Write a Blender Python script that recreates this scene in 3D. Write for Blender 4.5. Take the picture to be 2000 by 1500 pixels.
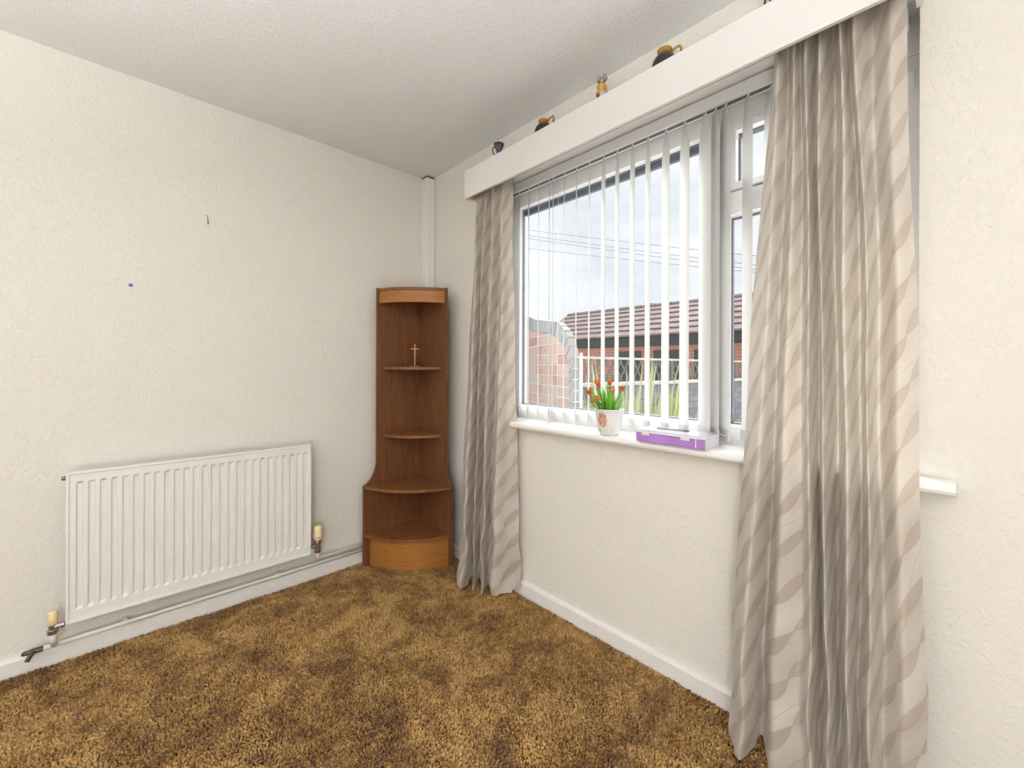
import bpy, bmesh, math, random
import numpy as np
from mathutils import Vector, Matrix
R = math.radians
random.seed(7); rng = np.random.default_rng(11)
for o in list(bpy.data.objects): bpy.data.objects.remove(o)
S = bpy.context.scene
COL = S.collection

# ------------------------------------------------------------------ camera
YAW, ROLL = R(46.7327), R(0.19675)
CAM = Vector((-1.526, -2.4364, 1.1567))
fw = Vector((math.cos(YAW), math.sin(YAW), 0)); rt0 = Vector((math.sin(YAW), -math.cos(YAW), 0)); up0 = Vector((0, 0, 1))
rt = rt0 * math.cos(ROLL) + up0 * math.sin(ROLL); up = up0 * math.cos(ROLL) - rt0 * math.sin(ROLL)
cd = bpy.data.cameras.new('camera'); cam = bpy.data.objects.new('camera', cd); COL.objects.link(cam)
M = Matrix((rt, up, -fw)).transposed().to_4x4(); M.translation = CAM
cam.matrix_world = M
cd.sensor_fit = 'HORIZONTAL'; cd.sensor_width = 36.0; cd.lens = 821.0 / 2000 * 36.0
cd.shift_y = -(750 - 716.6) / 2000; cd.clip_start = 0.02; cd.clip_end = 300
S.camera = cam

# ------------------------------------------------------------------ view, sky, sun, added fill light power
S.view_settings.view_transform = 'Standard'; S.view_settings.look = 'None'
S.view_settings.gamma = 1.0; S.view_settings.use_curve_mapping = False
S.view_settings.exposure = -0.13
SUN_E, SUN_ANGLE, SUN_DIR = 15.0, 60.0, Vector((0.77, 0.10, 0.64))      # direction towards the sun
FILL_GLOBE_STRENGTH = 70.0
FILL_UPLIGHT_STRENGTH = 5200.0
w = bpy.data.worlds.new('overcast_sky'); S.world = w; w.use_nodes = True
nt = w.node_tree; nt.nodes.clear()
def wn(t, **k):
    n = nt.nodes.new(t)
    for a, b in k.items(): setattr(n, a, b)
    return n
tc = wn('ShaderNodeTexCoord'); mp = wn('ShaderNodeMapping'); mp.inputs['Scale'].default_value = (1.0, 1.0, 2.6)
n1 = wn('ShaderNodeTexNoise'); n1.inputs['Scale'].default_value = 3.2; n1.inputs['Detail'].default_value = 7; n1.inputs['Roughness'].default_value = 0.55
cr = wn('ShaderNodeValToRGB'); cr.color_ramp.elements[0].position = 0.36; cr.color_ramp.elements[0].color = (0.75, 0.78, 0.855, 1)
cr.color_ramp.elements[1].position = 0.62; cr.color_ramp.elements[1].color = (0.98, 0.985, 1.0, 1)
bg = wn('ShaderNodeBackground'); bg.inputs['Strength'].default_value = 1.20
ow = wn('ShaderNodeOutputWorld')
for a, b in ((tc.outputs['Generated'], mp.inputs['Vector']), (mp.outputs[0], n1.inputs['Vector']), (n1.outputs['Fac'], cr.inputs[0]), (cr.outputs[0], bg.inputs[0]), (bg.outputs[0], ow.inputs[0])):
    nt.links.new(a, b)
sd = bpy.data.lights.new('sun', 'SUN'); sun = bpy.data.objects.new('sun', sd); COL.objects.link(sun)
sd.energy = SUN_E; sd.angle = R(SUN_ANGLE); sd.color = (1.0, 0.985, 0.96)
sun.rotation_euler = (SUN_DIR.normalized()).to_track_quat('Z', 'Y').to_euler(); sun.location = (6, -4, 8)

# ------------------------------------------------------------------ helpers
class NB:
    """small node-building helper around one material"""
    def __init__(s, name, rough=0.6, base=(0.8, 0.8, 0.8), spec=0.4, metal=0.0):
        s.m = bpy.data.materials.new(name); s.m.use_nodes = True; s.t = s.m.node_tree
        s.b = s.t.nodes['Principled BSDF']; s.out = s.t.nodes['Material Output']
        s.b.inputs['Roughness'].default_value = rough; s.b.inputs['Base Color'].default_value = (*base, 1)
        s.b.inputs['Specular IOR Level'].default_value = spec; s.b.inputs['Metallic'].default_value = metal
    def n(s, t, **k):
        x = s.t.nodes.new(t)
        for a, b in k.items():
            if a in x.inputs: x.inputs[a].default_value = b
            else: setattr(x, a, b)
        return x
    def l(s, a, b): s.t.links.new(a, b)
    def math(s, op, a, b=0.0, c=0.0, clamp=False):
        x = s.t.nodes.new('ShaderNodeMath'); x.operation = op; x.use_clamp = clamp
        for i, v in enumerate((a, b, c)):
            if isinstance(v, (int, float)): x.inputs[i].default_value = v
            else: s.l(v, x.inputs[i])
        return x.outputs[0]
    def coords(s, kind='Object', scale=(1, 1, 1), rot=(0, 0, 0)):
        tcn = s.n('ShaderNodeTexCoord'); m = s.n('ShaderNodeMapping')
        m.inputs['Scale'].default_value = scale; m.inputs['Rotation'].default_value = rot
        s.l(tcn.outputs[kind], m.inputs['Vector']); return m.outputs[0]
    def noise(s, vec, scale, detail=3, rough=0.5, dist=0.0):
        x = s.n('ShaderNodeTexNoise', Scale=scale, Detail=detail, Roughness=rough, Distortion=dist)
        s.l(vec, x.inputs['Vector']); return x.outputs['Fac']
    def ramp(s, fac, stops):
        x = s.n('ShaderNodeValToRGB'); e = x.color_ramp.elements
        while len(e) < len(stops): e.new(0.5)
        for k, (p, c) in enumerate(stops):
            e[k].position = p; e[k].color = (*c, 1) if len(c) == 3 else c
        s.l(fac, x.inputs[0]); return x.outputs[0]
    def mix(s, fac, a, b):
        x = s.n('ShaderNodeMix', data_type='RGBA')
        for v, i in ((fac, 0), (a, 6), (b, 7)):
            if isinstance(v, (int, float)): x.inputs[i].default_value = v
            elif isinstance(v, tuple): x.inputs[i].default_value = (*v, 1)
            else: s.l(v, x.inputs[i])
        return x.outputs[2]
    def color(s, v): s.l(v, s.b.inputs['Base Color']); return s
    def bump(s, h, strength=0.5, dist=0.002):
        x = s.n('ShaderNodeBump', Strength=strength, Distance=dist); s.l(h, x.inputs['Height']); s.l(x.outputs[0], s.b.inputs['Normal']); return s
    def translucent(s, fac, color):
        tr = s.n('ShaderNodeBsdfTranslucent'); mx = s.n('ShaderNodeMixShader'); mx.inputs[0].default_value = fac
        if isinstance(color, tuple): tr.inputs[0].default_value = (*color, 1)
        else: s.l(color, tr.inputs[0])
        s.l(s.b.outputs[0], mx.inputs[1]); s.l(tr.outputs[0], mx.inputs[2]); s.l(mx.outputs[0], s.out.inputs[0]); return s

def simple(name, base, rough=0.6, spec=0.4, metal=0.0, var=0.06, scale=30.0):
    b = NB(name, rough, base, spec, metal)
    f = b.noise(b.coords(), scale, 3)
    lo = tuple(c * (1 - var) for c in base); hi = tuple(min(1, c * (1 + var)) for c in base)
    b.color(b.ramp(f, [(0.3, lo), (0.7, hi)])); return b.m

def link(name, me, mat=None, parent=None, smooth=False):
    o = bpy.data.objects.new(name, me); COL.objects.link(o)
    if mat and not me.materials: me.materials.append(mat)
    if parent: o.parent = parent
    if smooth: me.polygons.foreach_set('use_smooth', [True] * len(me.polygons))
    return o
def from_bm(name, bm, mat=None, parent=None, smooth=False):
    bmesh.ops.recalc_face_normals(bm, faces=bm.faces)
    me = bpy.data.meshes.new(name); bm.to_mesh(me); bm.free(); return link(name, me, mat, parent, smooth)
def from_py(name, v, f, mat=None, parent=None, smooth=False):
    me = bpy.data.meshes.new(name); me.from_pydata([tuple(x) for x in v], [], f); me.update()
    return link(name, me, mat, parent, smooth)
def empty(name, loc, label=None, cat=None, group=None, rz=0.0):
    o = bpy.data.objects.new(name, None); COL.objects.link(o); o.location = loc; o.rotation_euler = (0, 0, rz); o.empty_display_size = 0.05
    return tag(o, label, cat, group)
def tag(o, label=None, cat=None, group=None, kind=None):
    for k, v in (('label', label), ('category', cat), ('group', group), ('kind', kind)):
        if v: o[k] = v
    return o
def add_box(bm, lo, hi, bev=0.0, seg=2, mat=None):
    lo, hi = Vector(lo), Vector(hi)
    t = bmesh.new(); bmesh.ops.create_cube(t, size=1.0)
    for v in t.verts: v.co = Vector((lo[i] + (v.co[i] + 0.5) * (hi[i] - lo[i]) for i in range(3)))
    if bev > 0: bmesh.ops.bevel(t, geom=list(t.edges), offset=bev, segments=seg, affect='EDGES', profile=0.6)
    if mat is not None: bmesh.ops.transform(t, matrix=mat, verts=t.verts)
    me = bpy.data.meshes.new('tmp'); t.to_mesh(me); t.free(); bm.from_mesh(me); bpy.data.meshes.remove(me)
def box(name, lo, hi, mat, parent=None, bev=0.002, seg=2):
    bm = bmesh.new(); add_box(bm, lo, hi, bev, seg); return from_bm(name, bm, mat, parent)
def add_lathe(bm, prof, seg=24, center=(0, 0, 0), axis=None, ripple=None):
    """prof: list of (radius, height); axis: rotation matrix from +Z"""
    c = Vector(center); rings = []
    for r, h in prof:
        ring = []
        for k in range(seg):
            a = 2 * math.pi * k / seg; rr = r * (1 + (ripple(a, h) if ripple else 0))
            p = Vector((rr * math.cos(a), rr * math.sin(a), h))
            if axis is not None: p = axis @ p
            ring.append(bm.verts.new(c + p))
        rings.append(ring)
    for a, b in zip(rings, rings[1:]):
        for k in range(seg): bm.faces.new((a[k], a[(k + 1) % seg], b[(k + 1) % seg], b[k]))
    if prof[0][0] > 1e-6: bm.faces.new(list(reversed(rings[0])))
    if prof[-1][0] > 1e-6: bm.faces.new(rings[-1])
    bmesh.ops.remove_doubles(bm, verts=bm.verts, dist=1e-6)
def lathe(name, prof, mat, parent=None, seg=24, center=(0, 0, 0), axis=None, ripple=None, smooth=True):
    bm = bmesh.new(); add_lathe(bm, prof, seg, center, axis, ripple); return from_bm(name, bm, mat, parent, smooth)
def add_tube(bm, pts, rad, seg=10, closed=False):
    pts = [Vector(p) for p in pts]; n = len(pts); rings = []
    prev = None
    for i, p in enumerate(pts):
        a = pts[(i - 1) % n] if (closed or i > 0) else p; b = pts[(i + 1) % n] if (closed or i < n - 1) else p
        t = (b - a).normalized()
        if prev is None:
            ref = Vector((0, 0, 1)) if abs(t.z) < 0.9 else Vector((1, 0, 0)); u = t.cross(ref).normalized()
        else: u = (prev - t * prev.dot(t)).normalized()
        prev = u; v = t.cross(u); r = rad[i] if isinstance(rad, (list, tuple)) else rad
        rings.append([bm.verts.new(p + (u * math.cos(2 * math.pi * k / seg) + v * math.sin(2 * math.pi * k / seg)) * r) for k in range(seg)])
    m = n if closed else n - 1
    for i in range(m):
        A, B = rings[i], rings[(i + 1) % n]
        for k in range(seg): bm.faces.new((A[k], A[(k + 1) % seg], B[(k + 1) % seg], B[k]))
    if not closed: bm.faces.new(list(reversed(rings[0]))); bm.faces.new(rings[-1])
def tube(name, pts, rad, mat, parent=None, seg=10, closed=False, smooth=True):
    bm = bmesh.new(); add_tube(bm, pts, rad, seg, closed); return from_bm(name, bm, mat, parent, smooth)
def add_prism(bm, poly, axis, a, b):
    """poly: 2D points; axis 0/1/2 is the extrusion axis from a to b"""
    def P(u, v, w):
        return {0: (w, u, v), 1: (u, w, v), 2: (u, v, w)}[axis]
    A = [bm.verts.new(P(u, v, a)) for u, v in poly]; B = [bm.verts.new(P(u, v, b)) for u, v in poly]
    n = len(poly); bm.faces.new(A); bm.faces.new(list(reversed(B)))
    for i in range(n): bm.faces.new((A[i], B[i], B[(i + 1) % n], A[(i + 1) % n]))
def prism(name, poly, axis, a, b, mat, parent=None, bev=0.0):
    bm = bmesh.new(); add_prism(bm, poly, axis, a, b)
    if bev: bmesh.ops.bevel(bm, geom=list(bm.edges), offset=bev, segments=2, affect='EDGES', profile=0.6)
    return from_bm(name, bm, mat, parent)
RX = Matrix.Rotation(R(90), 3, 'Y')      # +Z -> +X
RY = Matrix.Rotation(R(-90), 3, 'X')     # +Z -> +Y
RMX = Matrix.Rotation(R(-90), 3, 'Y')    # +Z -> -X

# ------------------------------------------------------------------ materials
def wall_paper(name, base, bstr):
    b = NB(name, 0.72, base, 0.25)
    v = b.coords('Object'); vs = b.coords('Object', (1.0, 1.0, 0.62))
    f1 = b.noise(vs, 72, 5, 0.6, 0.5); f2 = b.noise(v, 120, 2, 0.5); big = b.noise(v, 1.3, 3)
    vo = b.n('ShaderNodeTexVoronoi', Scale=130.0); b.l(vs, vo.inputs['Vector'])
    fl = b.ramp(vo.outputs['Distance'], [(0.05, (1, 1, 1)), (0.32, (0, 0, 0))])
    fk = b.ramp(f1, [(0.46, (0, 0, 0)), (0.66, (1, 1, 1))])
    h = b.math('ADD', b.math('MULTIPLY', b.math('MULTIPLY', fl, fk), 0.45), b.math('MULTIPLY_ADD', fk, 0.45, b.math('MULTIPLY', f2, 0.2)))
    b.bump(h, bstr, 0.006)
    b.color(b.mix(b.ramp(big, [(0.35, (0, 0, 0)), (0.7, (1, 1, 1))]), tuple(c * 0.985 for c in base), tuple(min(1, c * 1.01) for c in base)))
    return b.m
M_WALL = wall_paper('cream_textured_wallpaper', (0.79, 0.770, 0.720), 0.46)
M_CEIL = wall_paper('white_textured_ceiling', (0.83, 0.835, 0.835), 0.42)
M_REVEAL = simple('smooth_white_reveal_paint', (0.90, 0.895, 0.88), 0.5, var=0.02)
M_GLOSS = simple('white_gloss_paint', (0.83, 0.815, 0.80), 0.3, 0.5, var=0.02)
M_UPVC = simple('white_upvc', (0.89, 0.89, 0.885), 0.3, 0.5, var=0.015)
M_GASKET = simple('grey_rubber_gasket', (0.15, 0.16, 0.195), 0.6)
M_PELMET = simple('white_satin_board', (0.80, 0.795, 0.79), 0.45, 0.3, var=0.004, scale=4)
M_RAWWOOD = simple('raw_golden_batten', (0.62, 0.40, 0.16), 0.6)
M_RAD = simple('white_radiator_enamel', (0.82, 0.82, 0.79), 0.28, 0.5, var=0.01)
M_CREAM = simple('aged_cream_plastic', (0.80, 0.64, 0.36), 0.45, var=0.08)
M_CHROME = simple('tarnished_chrome', (0.36, 0.34, 0.33), 0.32, 0.5, 0.9, var=0.2, scale=80)
M_BRASS = simple('dull_brown_brass', (0.30, 0.22, 0.15), 0.4, 0.5, 0.7, var=0.2, scale=80)
M_DARKMETAL = simple('dark_drain_metal', (0.09, 0.085, 0.07), 0.5, 0.4, 0.4, var=0.2)
M_PIPE = simple('white_painted_pipe', (0.83, 0.81, 0.79), 0.35, 0.5, var=0.02)
M_TRUNK = simple('white_plastic_trunking', (0.82, 0.815, 0.81), 0.35, 0.5, var=0.01)
M_DARKGAP = simple('dark_shadow_gap', (0.10, 0.09, 0.09), 0.8)

def wood(name, dark, light, vec_scale, rough=0.42):
    b = NB(name, rough, light, 0.4)
    v = b.coords('Object', vec_scale)
    f = b.noise(v, 6, 6, 0.65, 0.8); g = b.noise(v, 22, 3, 0.6)
    h = b.math('MULTIPLY_ADD', g, 0.4, b.math('MULTIPLY', f, 0.6))
    c = b.ramp(h, [(0.36, dark), (0.5, tuple((x + y) / 2 for x, y in zip(dark, light))), (0.62, light)])
    b.color(c); b.bump(h, 0.08, 0.001); return b.m
M_TEAKV = wood('dark_teak_vertical_grain', (0.105, 0.038, 0.016), (0.205, 0.082, 0.033), (9, 9, 0.7))
M_TEAKH = wood('teak_shelf_grain', (0.145, 0.052, 0.018), (0.265, 0.108, 0.038), (1.0, 8, 8))
M_TEAKO = wood('orange_teak_band', (0.27, 0.108, 0.022), (0.42, 0.18, 0.042), (1.2, 1.2, 16))
M_CROSS = wood('pale_cross_wood', (0.40, 0.19, 0.06), (0.62, 0.33, 0.12), (20, 20, 3))

def curtain_mat():
    b = NB('beige_wave_jacquard', 0.48, (0.6, 0.5, 0.4), 0.35)
    tcn = b.n('ShaderNodeTexCoord'); sp = b.n('ShaderNodeSeparateXYZ'); b.l(tcn.outputs['UV'], sp.inputs[0])
    u, v = sp.outputs[0], sp.outputs[1]
    ca, sa = math.cos(R(60)), math.sin(R(60))
    us = b.math('MULTIPLY', u, 1.1)
    a = b.math('ADD', b.math('MULTIPLY', us, ca), b.math('MULTIPLY', v, sa))
    c = b.math('SUBTRACT', b.math('MULTIPLY', v, ca), b.math('MULTIPLY', us, sa))
    P_ = 0.064
    wob = b.math('MULTIPLY', b.math('SINE', b.math('MULTIPLY_ADD', c, 23.0, b.math('MULTIPLY', a, 5.0))), 0.5)
    sn = b.math('SINE', b.math('MULTIPLY_ADD', a, 2 * math.pi / 0.25, wob))
    w1 = b.math('MULTIPLY', sn, 0.0140)
    q1 = b.math('DIVIDE', b.math('ADD', c, w1), P_); q2 = b.math('DIVIDE', b.math('SUBTRACT', c, b.math('MULTIPLY', w1, 0.9)), P_ * 1.0)
    f1, f2 = b.math('FRACT', q1), b.math('FRACT', q2)
    par = b.math('ABSOLUTE', b.math('SUBTRACT', b.math('FLOOR', q1), b.math('FLOOR', q2)), 0.0)
    lens = b.math('MINIMUM', par, 1.0)
    grad = b.math('SUBTRACT', 1.0, b.math('ABSOLUTE', b.math('SUBTRACT', f1, 0.5)))
    t = b.math('MULTIPLY_ADD', b.math('SUBTRACT', 1.0, lens), 0.42, b.math('MULTIPLY', grad, 0.34))
    odd = b.math('FRACT', b.math('MULTIPLY', b.math('FLOOR', q1), 0.5))
    t = b.math('SUBTRACT', t, b.math('MULTIPLY', odd, 0.26))
    th = b.n('ShaderNodeTexNoise', Scale=1.0, Detail=2.0)
    mp_ = b.n('ShaderNodeMapping'); mp_.inputs['Scale'].default_value = (60, 900, 1); b.l(tcn.outputs['UV'], mp_.inputs[0]); b.l(mp_.outputs[0], th.inputs['Vector'])
    t = b.math('ADD', t, b.math('MULTIPLY', b.math('SUBTRACT', th.outputs['Fac'], 0.5), 0.20))
    e1 = b.ramp(f1, [(0.0, (1, 1, 1)), (0.035, (0, 0, 0)), (0.975, (0, 0, 0)), (1.0, (1, 1, 1))])
    e2 = b.ramp(f2, [(0.0, (1, 1, 1)), (0.03, (0, 0, 0)), (0.975, (0, 0, 0)), (1.0, (1, 1, 1))])
    f3 = b.math('FRACT', b.math('ADD', b.math('MULTIPLY', q1, 0.5), b.math('MULTIPLY', b.math('SINE', b.math('MULTIPLY', a, 2 * math.pi / 0.41)), 0.28)))
    e3 = b.ramp(f3, [(0.0, (1, 1, 1)), (0.018, (0, 0, 0)), (0.985, (0, 0, 0)), (1.0, (1, 1, 1))])
    ln = b.math('MAXIMUM', b.math('MAXIMUM', e1, b.math('MULTIPLY', e2, 0.8)), b.math('MULTIPLY', e3, 0.7))
    col = b.ramp(t, [(0.08, (0.405, 0.350, 0.300)), (0.40, (0.485, 0.432, 0.382)), (0.72, (0.60, 0.558, 0.512))])
    col = b.mix(b.math('MULTIPLY', ln, 0.62), col, (0.30, 0.235, 0.175))
    b.color(col); b.b.inputs['Sheen Weight'].default_value = 0.2
    b.bump(b.math('MULTIPLY_ADD', th.outputs['Fac'], 0.6, t), 0.10, 0.001)
    b.translucent(0.17, (0.73, 0.65, 0.54)); return b.m
M_CURTAIN = curtain_mat()
def slat_mat():
    b = NB('white_blind_fabric', 0.6, (0.84, 0.84, 0.835), 0.25)
    f = b.noise(b.coords('Object', (1, 1, 14)), 60, 2); b.bump(f, 0.08, 0.001)
    b.color(b.ramp(f, [(0.3, (0.70, 0.70, 0.70)), (0.7, (0.75, 0.75, 0.748))]))
    b.translucent(0.13, (0.80, 0.80, 0.80)); return b.m
M_SLAT = slat_mat()
M_CHAIN = simple('white_bead_plastic', (0.80, 0.80, 0.79), 0.4)
def glass_mat(name, gl=0.06, tint=(0.97, 0.985, 0.98)):
    b = NB(name); b.t.nodes.remove(b.b)
    tr = b.n('ShaderNodeBsdfTransparent'); tr.inputs[0].default_value = (*tint, 1)
    g = b.n('ShaderNodeBsdfGlossy', Roughness=0.0); mx = b.n('ShaderNodeMixShader'); mx.inputs[0].default_value = gl
    b.l(tr.outputs[0], mx.inputs[1]); b.l(g.outputs[0], mx.inputs[2]); b.l(mx.outputs[0], b.out.inputs[0]); return b.m
M_GLASS = glass_mat('window_glass', 0.012)
def clear_plastic():
    b = NB('clear_lid_plastic', 0.15, (0.84, 0.83, 0.88), 0.5)
    tr = b.n('ShaderNodeBsdfTransparent'); tr.inputs[0].default_value = (0.93, 0.91, 0.97, 1); mx = b.n('ShaderNodeMixShader'); mx.inputs[0].default_value = 0.62
    b.l(b.b.outputs[0], mx.inputs[2]); b.l(tr.outputs[0], mx.inputs[1]); b.l(mx.outputs[0], b.out.inputs[0]); return b.m
M_LID = clear_plastic()
M_PURPLE = simple('translucent_lilac_plastic', (0.42, 0.22, 0.62), 0.3, 0.5, var=0.12, scale=14)
M_LILAC = simple('pale_lilac_plastic', (0.80, 0.77, 0.86), 0.3, 0.5, var=0.02)
M_STICK = simple('grey_blue_handle', (0.33, 0.34, 0.40), 0.4)

# ------------------------------------------------------------------ room shell
X0, Y0, H = -3.7, -3.9, 2.4
WY0, WY1, WZ0, WZ1 = -2.365, -0.66, 0.846, 2.155      # window opening
box('floor', (X0, Y0, -0.12), (0.0, 0.0, -0.022), simple('floor_boards', (0.2, 0.13, 0.07)), None, 0)['kind'] = 'structure'
box('ceiling', (X0 - .1, Y0 - .1, H), (0.20, 0.1, H + 0.1), M_CEIL, None, 0)['kind'] = 'structure'
box('wall_left', (X0, 0.0, -0.12), (0.20, 0.1, H), M_WALL, None, 0)['kind'] = 'structure'
box('wall_back', (X0 - 0.1, Y0, -0.12), (X0, 0.1, H), M_WALL, None, 0)['kind'] = 'structure'
box('wall_right', (X0 - 0.1, Y0 - 0.1, -0.12), (0.20, Y0, H), M_WALL, None, 0)['kind'] = 'structure'
bm = bmesh.new()
ys = [Y0, WY0, WY1, 0.0]; zs = [-0.12, WZ0, WZ1, H]
vf = {}
def gv(x, i, j):
    k = (x, i, j)
    if k not in vf: vf[k] = bm.verts.new((x, ys[i], zs[j]))
    return vf[k]
for x in (0.0, 0.20):
    for i in range(3):
        for j in range(3):
            if (i, j) != (1, 1): bm.faces.new((gv(x, i, j), gv(x, i + 1, j), gv(x, i + 1, j + 1), gv(x, i, j + 1)))
rv = []
for (i, j, k, l) in ((1, 1, 2, 1), (2, 1, 2, 2), (2, 2, 1, 2), (1, 2, 1, 1)):
    rv.append(bm.faces.new((gv(0.0, i, j), gv(0.0, k, l), gv(0.20, k, l), gv(0.20, i, j))))
for (i, j, k, l) in ((0, 0, 3, 0), (3, 0, 3, 3), (3, 3, 0, 3), (0, 3, 0, 0)):
    pass
me = bpy.data.meshes.new('wall_window'); bmesh.ops.recalc_face_normals(bm, faces=bm.faces)
for f in rv: f.material_index = 1
bm.to_mesh(me); bm.free(); me.materials.append(M_WALL); me.materials.append(M_REVEAL)
ww = link('wall_window', me); ww['kind'] = 'structure'

# baseboards: board with a rounded top edge
def skirting(name, axis, a, b, h):
    poly = [(0.0, -0.022), (-0.018, -0.022), (-0.018, h - 0.012), (-0.014, h - 0.004), (-0.007, h), (0.0, h)]
    bm = bmesh.new(); add_prism(bm, poly, axis, a, b); o = from_bm(name, bm, M_GLOSS); o['kind'] = 'structure'; return o
skirting('baseboard_window', 1, Y0, -0.018, 0.062)
skirting('baseboard_left', 0, X0, 0.0, 0.058)

# corner pipe boxing
bm = bmesh.new(); add_box(bm, (-0.061, -0.069, 0.08), (-0.0005, -0.0005, 2.388), 0.004)
o = from_bm('trim_1', bm, M_TRUNK); o['kind'] = 'structure'; tag(o, 'white plastic trunking boxed into the corner above the shelf unit', 'trunking')
box('gap_strip', (-0.058, -0.066, 2.388), (-0.001, -0.001, 2.3995), M_DARKGAP, o, 0)
box('cover_edge', (-0.058, -0.071, 0.08), (-0.052, -0.069, 2.388), M_TRUNK, o, 0)
box('cover_edge', (-0.012, -0.071, 0.08), (-0.006, -0.069, 2.388), M_TRUNK, o, 0)

# ------------------------------------------------------------------ window
win = empty('window_1', (0.115, -1.5, 0.876), 'white framed window with one wide pane and a small top opener', 'window'); win['kind'] = 'structure'
FX0, FX1 = 0.115, 0.185
def wpart(name, lo, hi, mat, bev=0.004, parent=None):
    p = parent or win
    base = Vector((0.115, -1.5, 0.876))
    return box(name, tuple(Vector(lo) - base), tuple(Vector(hi) - base), mat, p, bev)
Zb, Zt, Yl, Yr = 0.876, 2.155, -0.66, -2.365
frame = []
bm = bmesh.new(); base = Vector((0.115, -1.5, 0.876))
for lo, hi in (((FX0, Yr, Zb), (FX1, Yl, 0.944)), ((FX0, Yr, 2.043), (FX1, Yl, Zt)), ((FX0, -0.745, 0.944), (FX1, Yl, 2.043)), ((FX0, Yr, 0.944), (FX1, -2.29, 2.043))):
    add_box(bm, Vector(lo) - base, Vector(hi) - base, 0.004)
from_bm('frame', bm, M_UPVC, win)
wpart('mullion', (FX0, -1.852, 0.944), (FX1, -1.758, 2.043), M_UPVC)
wpart('transom', (FX0, -2.29, 1.716), (FX1, -1.852, 1.80), M_UPVC)
def bead_ring(y0, y1, z0, z1, x, wdt, dep, name, mat, parent=None):
    bm = bmesh.new()
    for lo, hi in (((x, y0, z0), (x + dep, y1, z0 + wdt)), ((x, y0, z1 - wdt), (x + dep, y1, z1)), ((x, y0, z0 + wdt), (x + dep, y0 + wdt, z1 - wdt)), ((x, y1 - wdt, z0 + wdt), (x + dep, y1, z1 - wdt))):
        add_box(bm, Vector(lo) - base, Vector(hi) - base, 0.0015, 1)
    return from_bm(name, bm, mat, parent or win)
for (y0, y1, z0, z1) in ((-1.758, -0.745, 0.944, 2.043), (-2.29, -1.852, 0.944, 1.716)):
    bead_ring(y0, y1, z0, z1, 0.132, 0.004, 0.035, 'glazing_bead', M_UPVC)
    bead_ring(y0 + 0.004, y1 - 0.004, z0 + 0.004, z1 - 0.004, 0.140, 0.005, 0.018, 'gasket', M_GASKET)
    wpart('pane', (0.150, y0 + .002, z0 + .002), (0.154, y1 - .002, z1 - .002), M_GLASS, 0)
# dark strip of the double-glazing spacer seen below the head
wpart('spacer_bar', (0.155, -1.75, 2.010), (0.172, -0.752, 2.036), M_GASKET, 0)
sash = bead_ring(-2.286, -1.856, 1.804, 2.040, 0.105, 0.026, 0.06, 'opening_sash', M_UPVC)
sb = bead_ring(-2.262, -1.880, 1.828, 2.016, 0.135, 0.008, 0.03, 'gasket', M_GASKET, sash)
wpart('pane', (0.150, -2.264, 1.826), (0.154, -1.878, 2.018), M_GLASS, 0, sash)
bm = bmesh.new()
add_tube(bm, [Vector((0.098, -2.07, 1.822)) - base, Vector((0.084, -2.07, 1.822)) - base, Vector((0.082, -2.07, 1.80)) - base, Vector((0.082, -2.00, 1.795)) - base], 0.006, 8)
add_box(bm, Vector((0.098, -2.09, 1.81)) - base, Vector((0.105, -2.05, 1.832)) - base, 0.002)
from_bm('sash_handle', bm, M_UPVC, sash)
# sill board with bull nose and horns
prof = [(0.115, 0.846), (-0.050, 0.846), (-0.058, 0.850), (-0.062, 0.858), (-0.061, 0.867), (-0.055, 0.874), (-0.046, 0.877), (0.115, 0.877)]
bm = bmesh.new()
pr = [(x - 0.115, z - 0.876) for x, z in prof]
add_prism(bm, pr, 1, Yr + 1.5 + 0.0005, Yl + 1.5 - 0.0005)
prh = [(min(x, -0.1155), z) for x, z in pr]
add_prism(bm, prh, 1, -2.433 + 1.5, Yr + 1.5 + 0.0005); add_prism(bm, prh, 1, Yl + 1.5 - 0.0005, -0.595 + 1.5)
from_bm('window_sill', bm, M_UPVC, win)
# screw plugs on the right jamb
for z, c in ((1.985, M_DARKGAP), (1.955, M_RAWWOOD)):
    lathe('screw_plug', [(0.0, -0.002), (0.005, -0.002), (0.005, 0.0), (0.0, 0.0006)], c, win, 10, Vector((0.1145, -2.335, z)) - base, RMX)
wpart('blind_bracket', (0.108, -2.35, 1.945), (0.1152, -2.318, 2.0), M_UPVC, 0.002)

# ------------------------------------------------------------------ vertical blind
BX = 0.075
blind = empty('vertical_blind', (BX, -1.5, 2.15), 'white vertical blind with its slats turned open across the window', 'blind')
bb = Vector((BX, -1.5, 2.15))
def bpart(name, lo, hi, mat, bev=0.002): return box(name, Vector(lo) - bb, Vector(hi) - bb, mat, blind, bev)
bpart('head_rail', (0.052, -2.34, 2.106), (0.100, -0.675, 2.150), M_UPVC, 0.003)
bpart('rail_slot', (0.066, -2.33, 2.1052), (0.084, -0.685, 2.1062), M_GASKET, 0)
slats = [(-0.716, 47.0), (-0.789, 50.5), (-0.862, 48.2), (-0.935, 44.6), (-1.009, 43.9), (-1.034, 42.4), (-1.107, 40.9), (-1.182, 40.2), (-1.257, 40.2), (-1.334, 45.8), (-1.406, 44.1), (-1.481, 43.8), (-1.552, 41.9), (-1.63, 45.7), (-1.707, 46.9), (-1.784, 49.6), (-1.821, 41.1), (-1.856, 42.9), (-1.93, 38.1), (-2.003, 43.0), (-2.076, 42.0), (-2.149, 43.5)]
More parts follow.
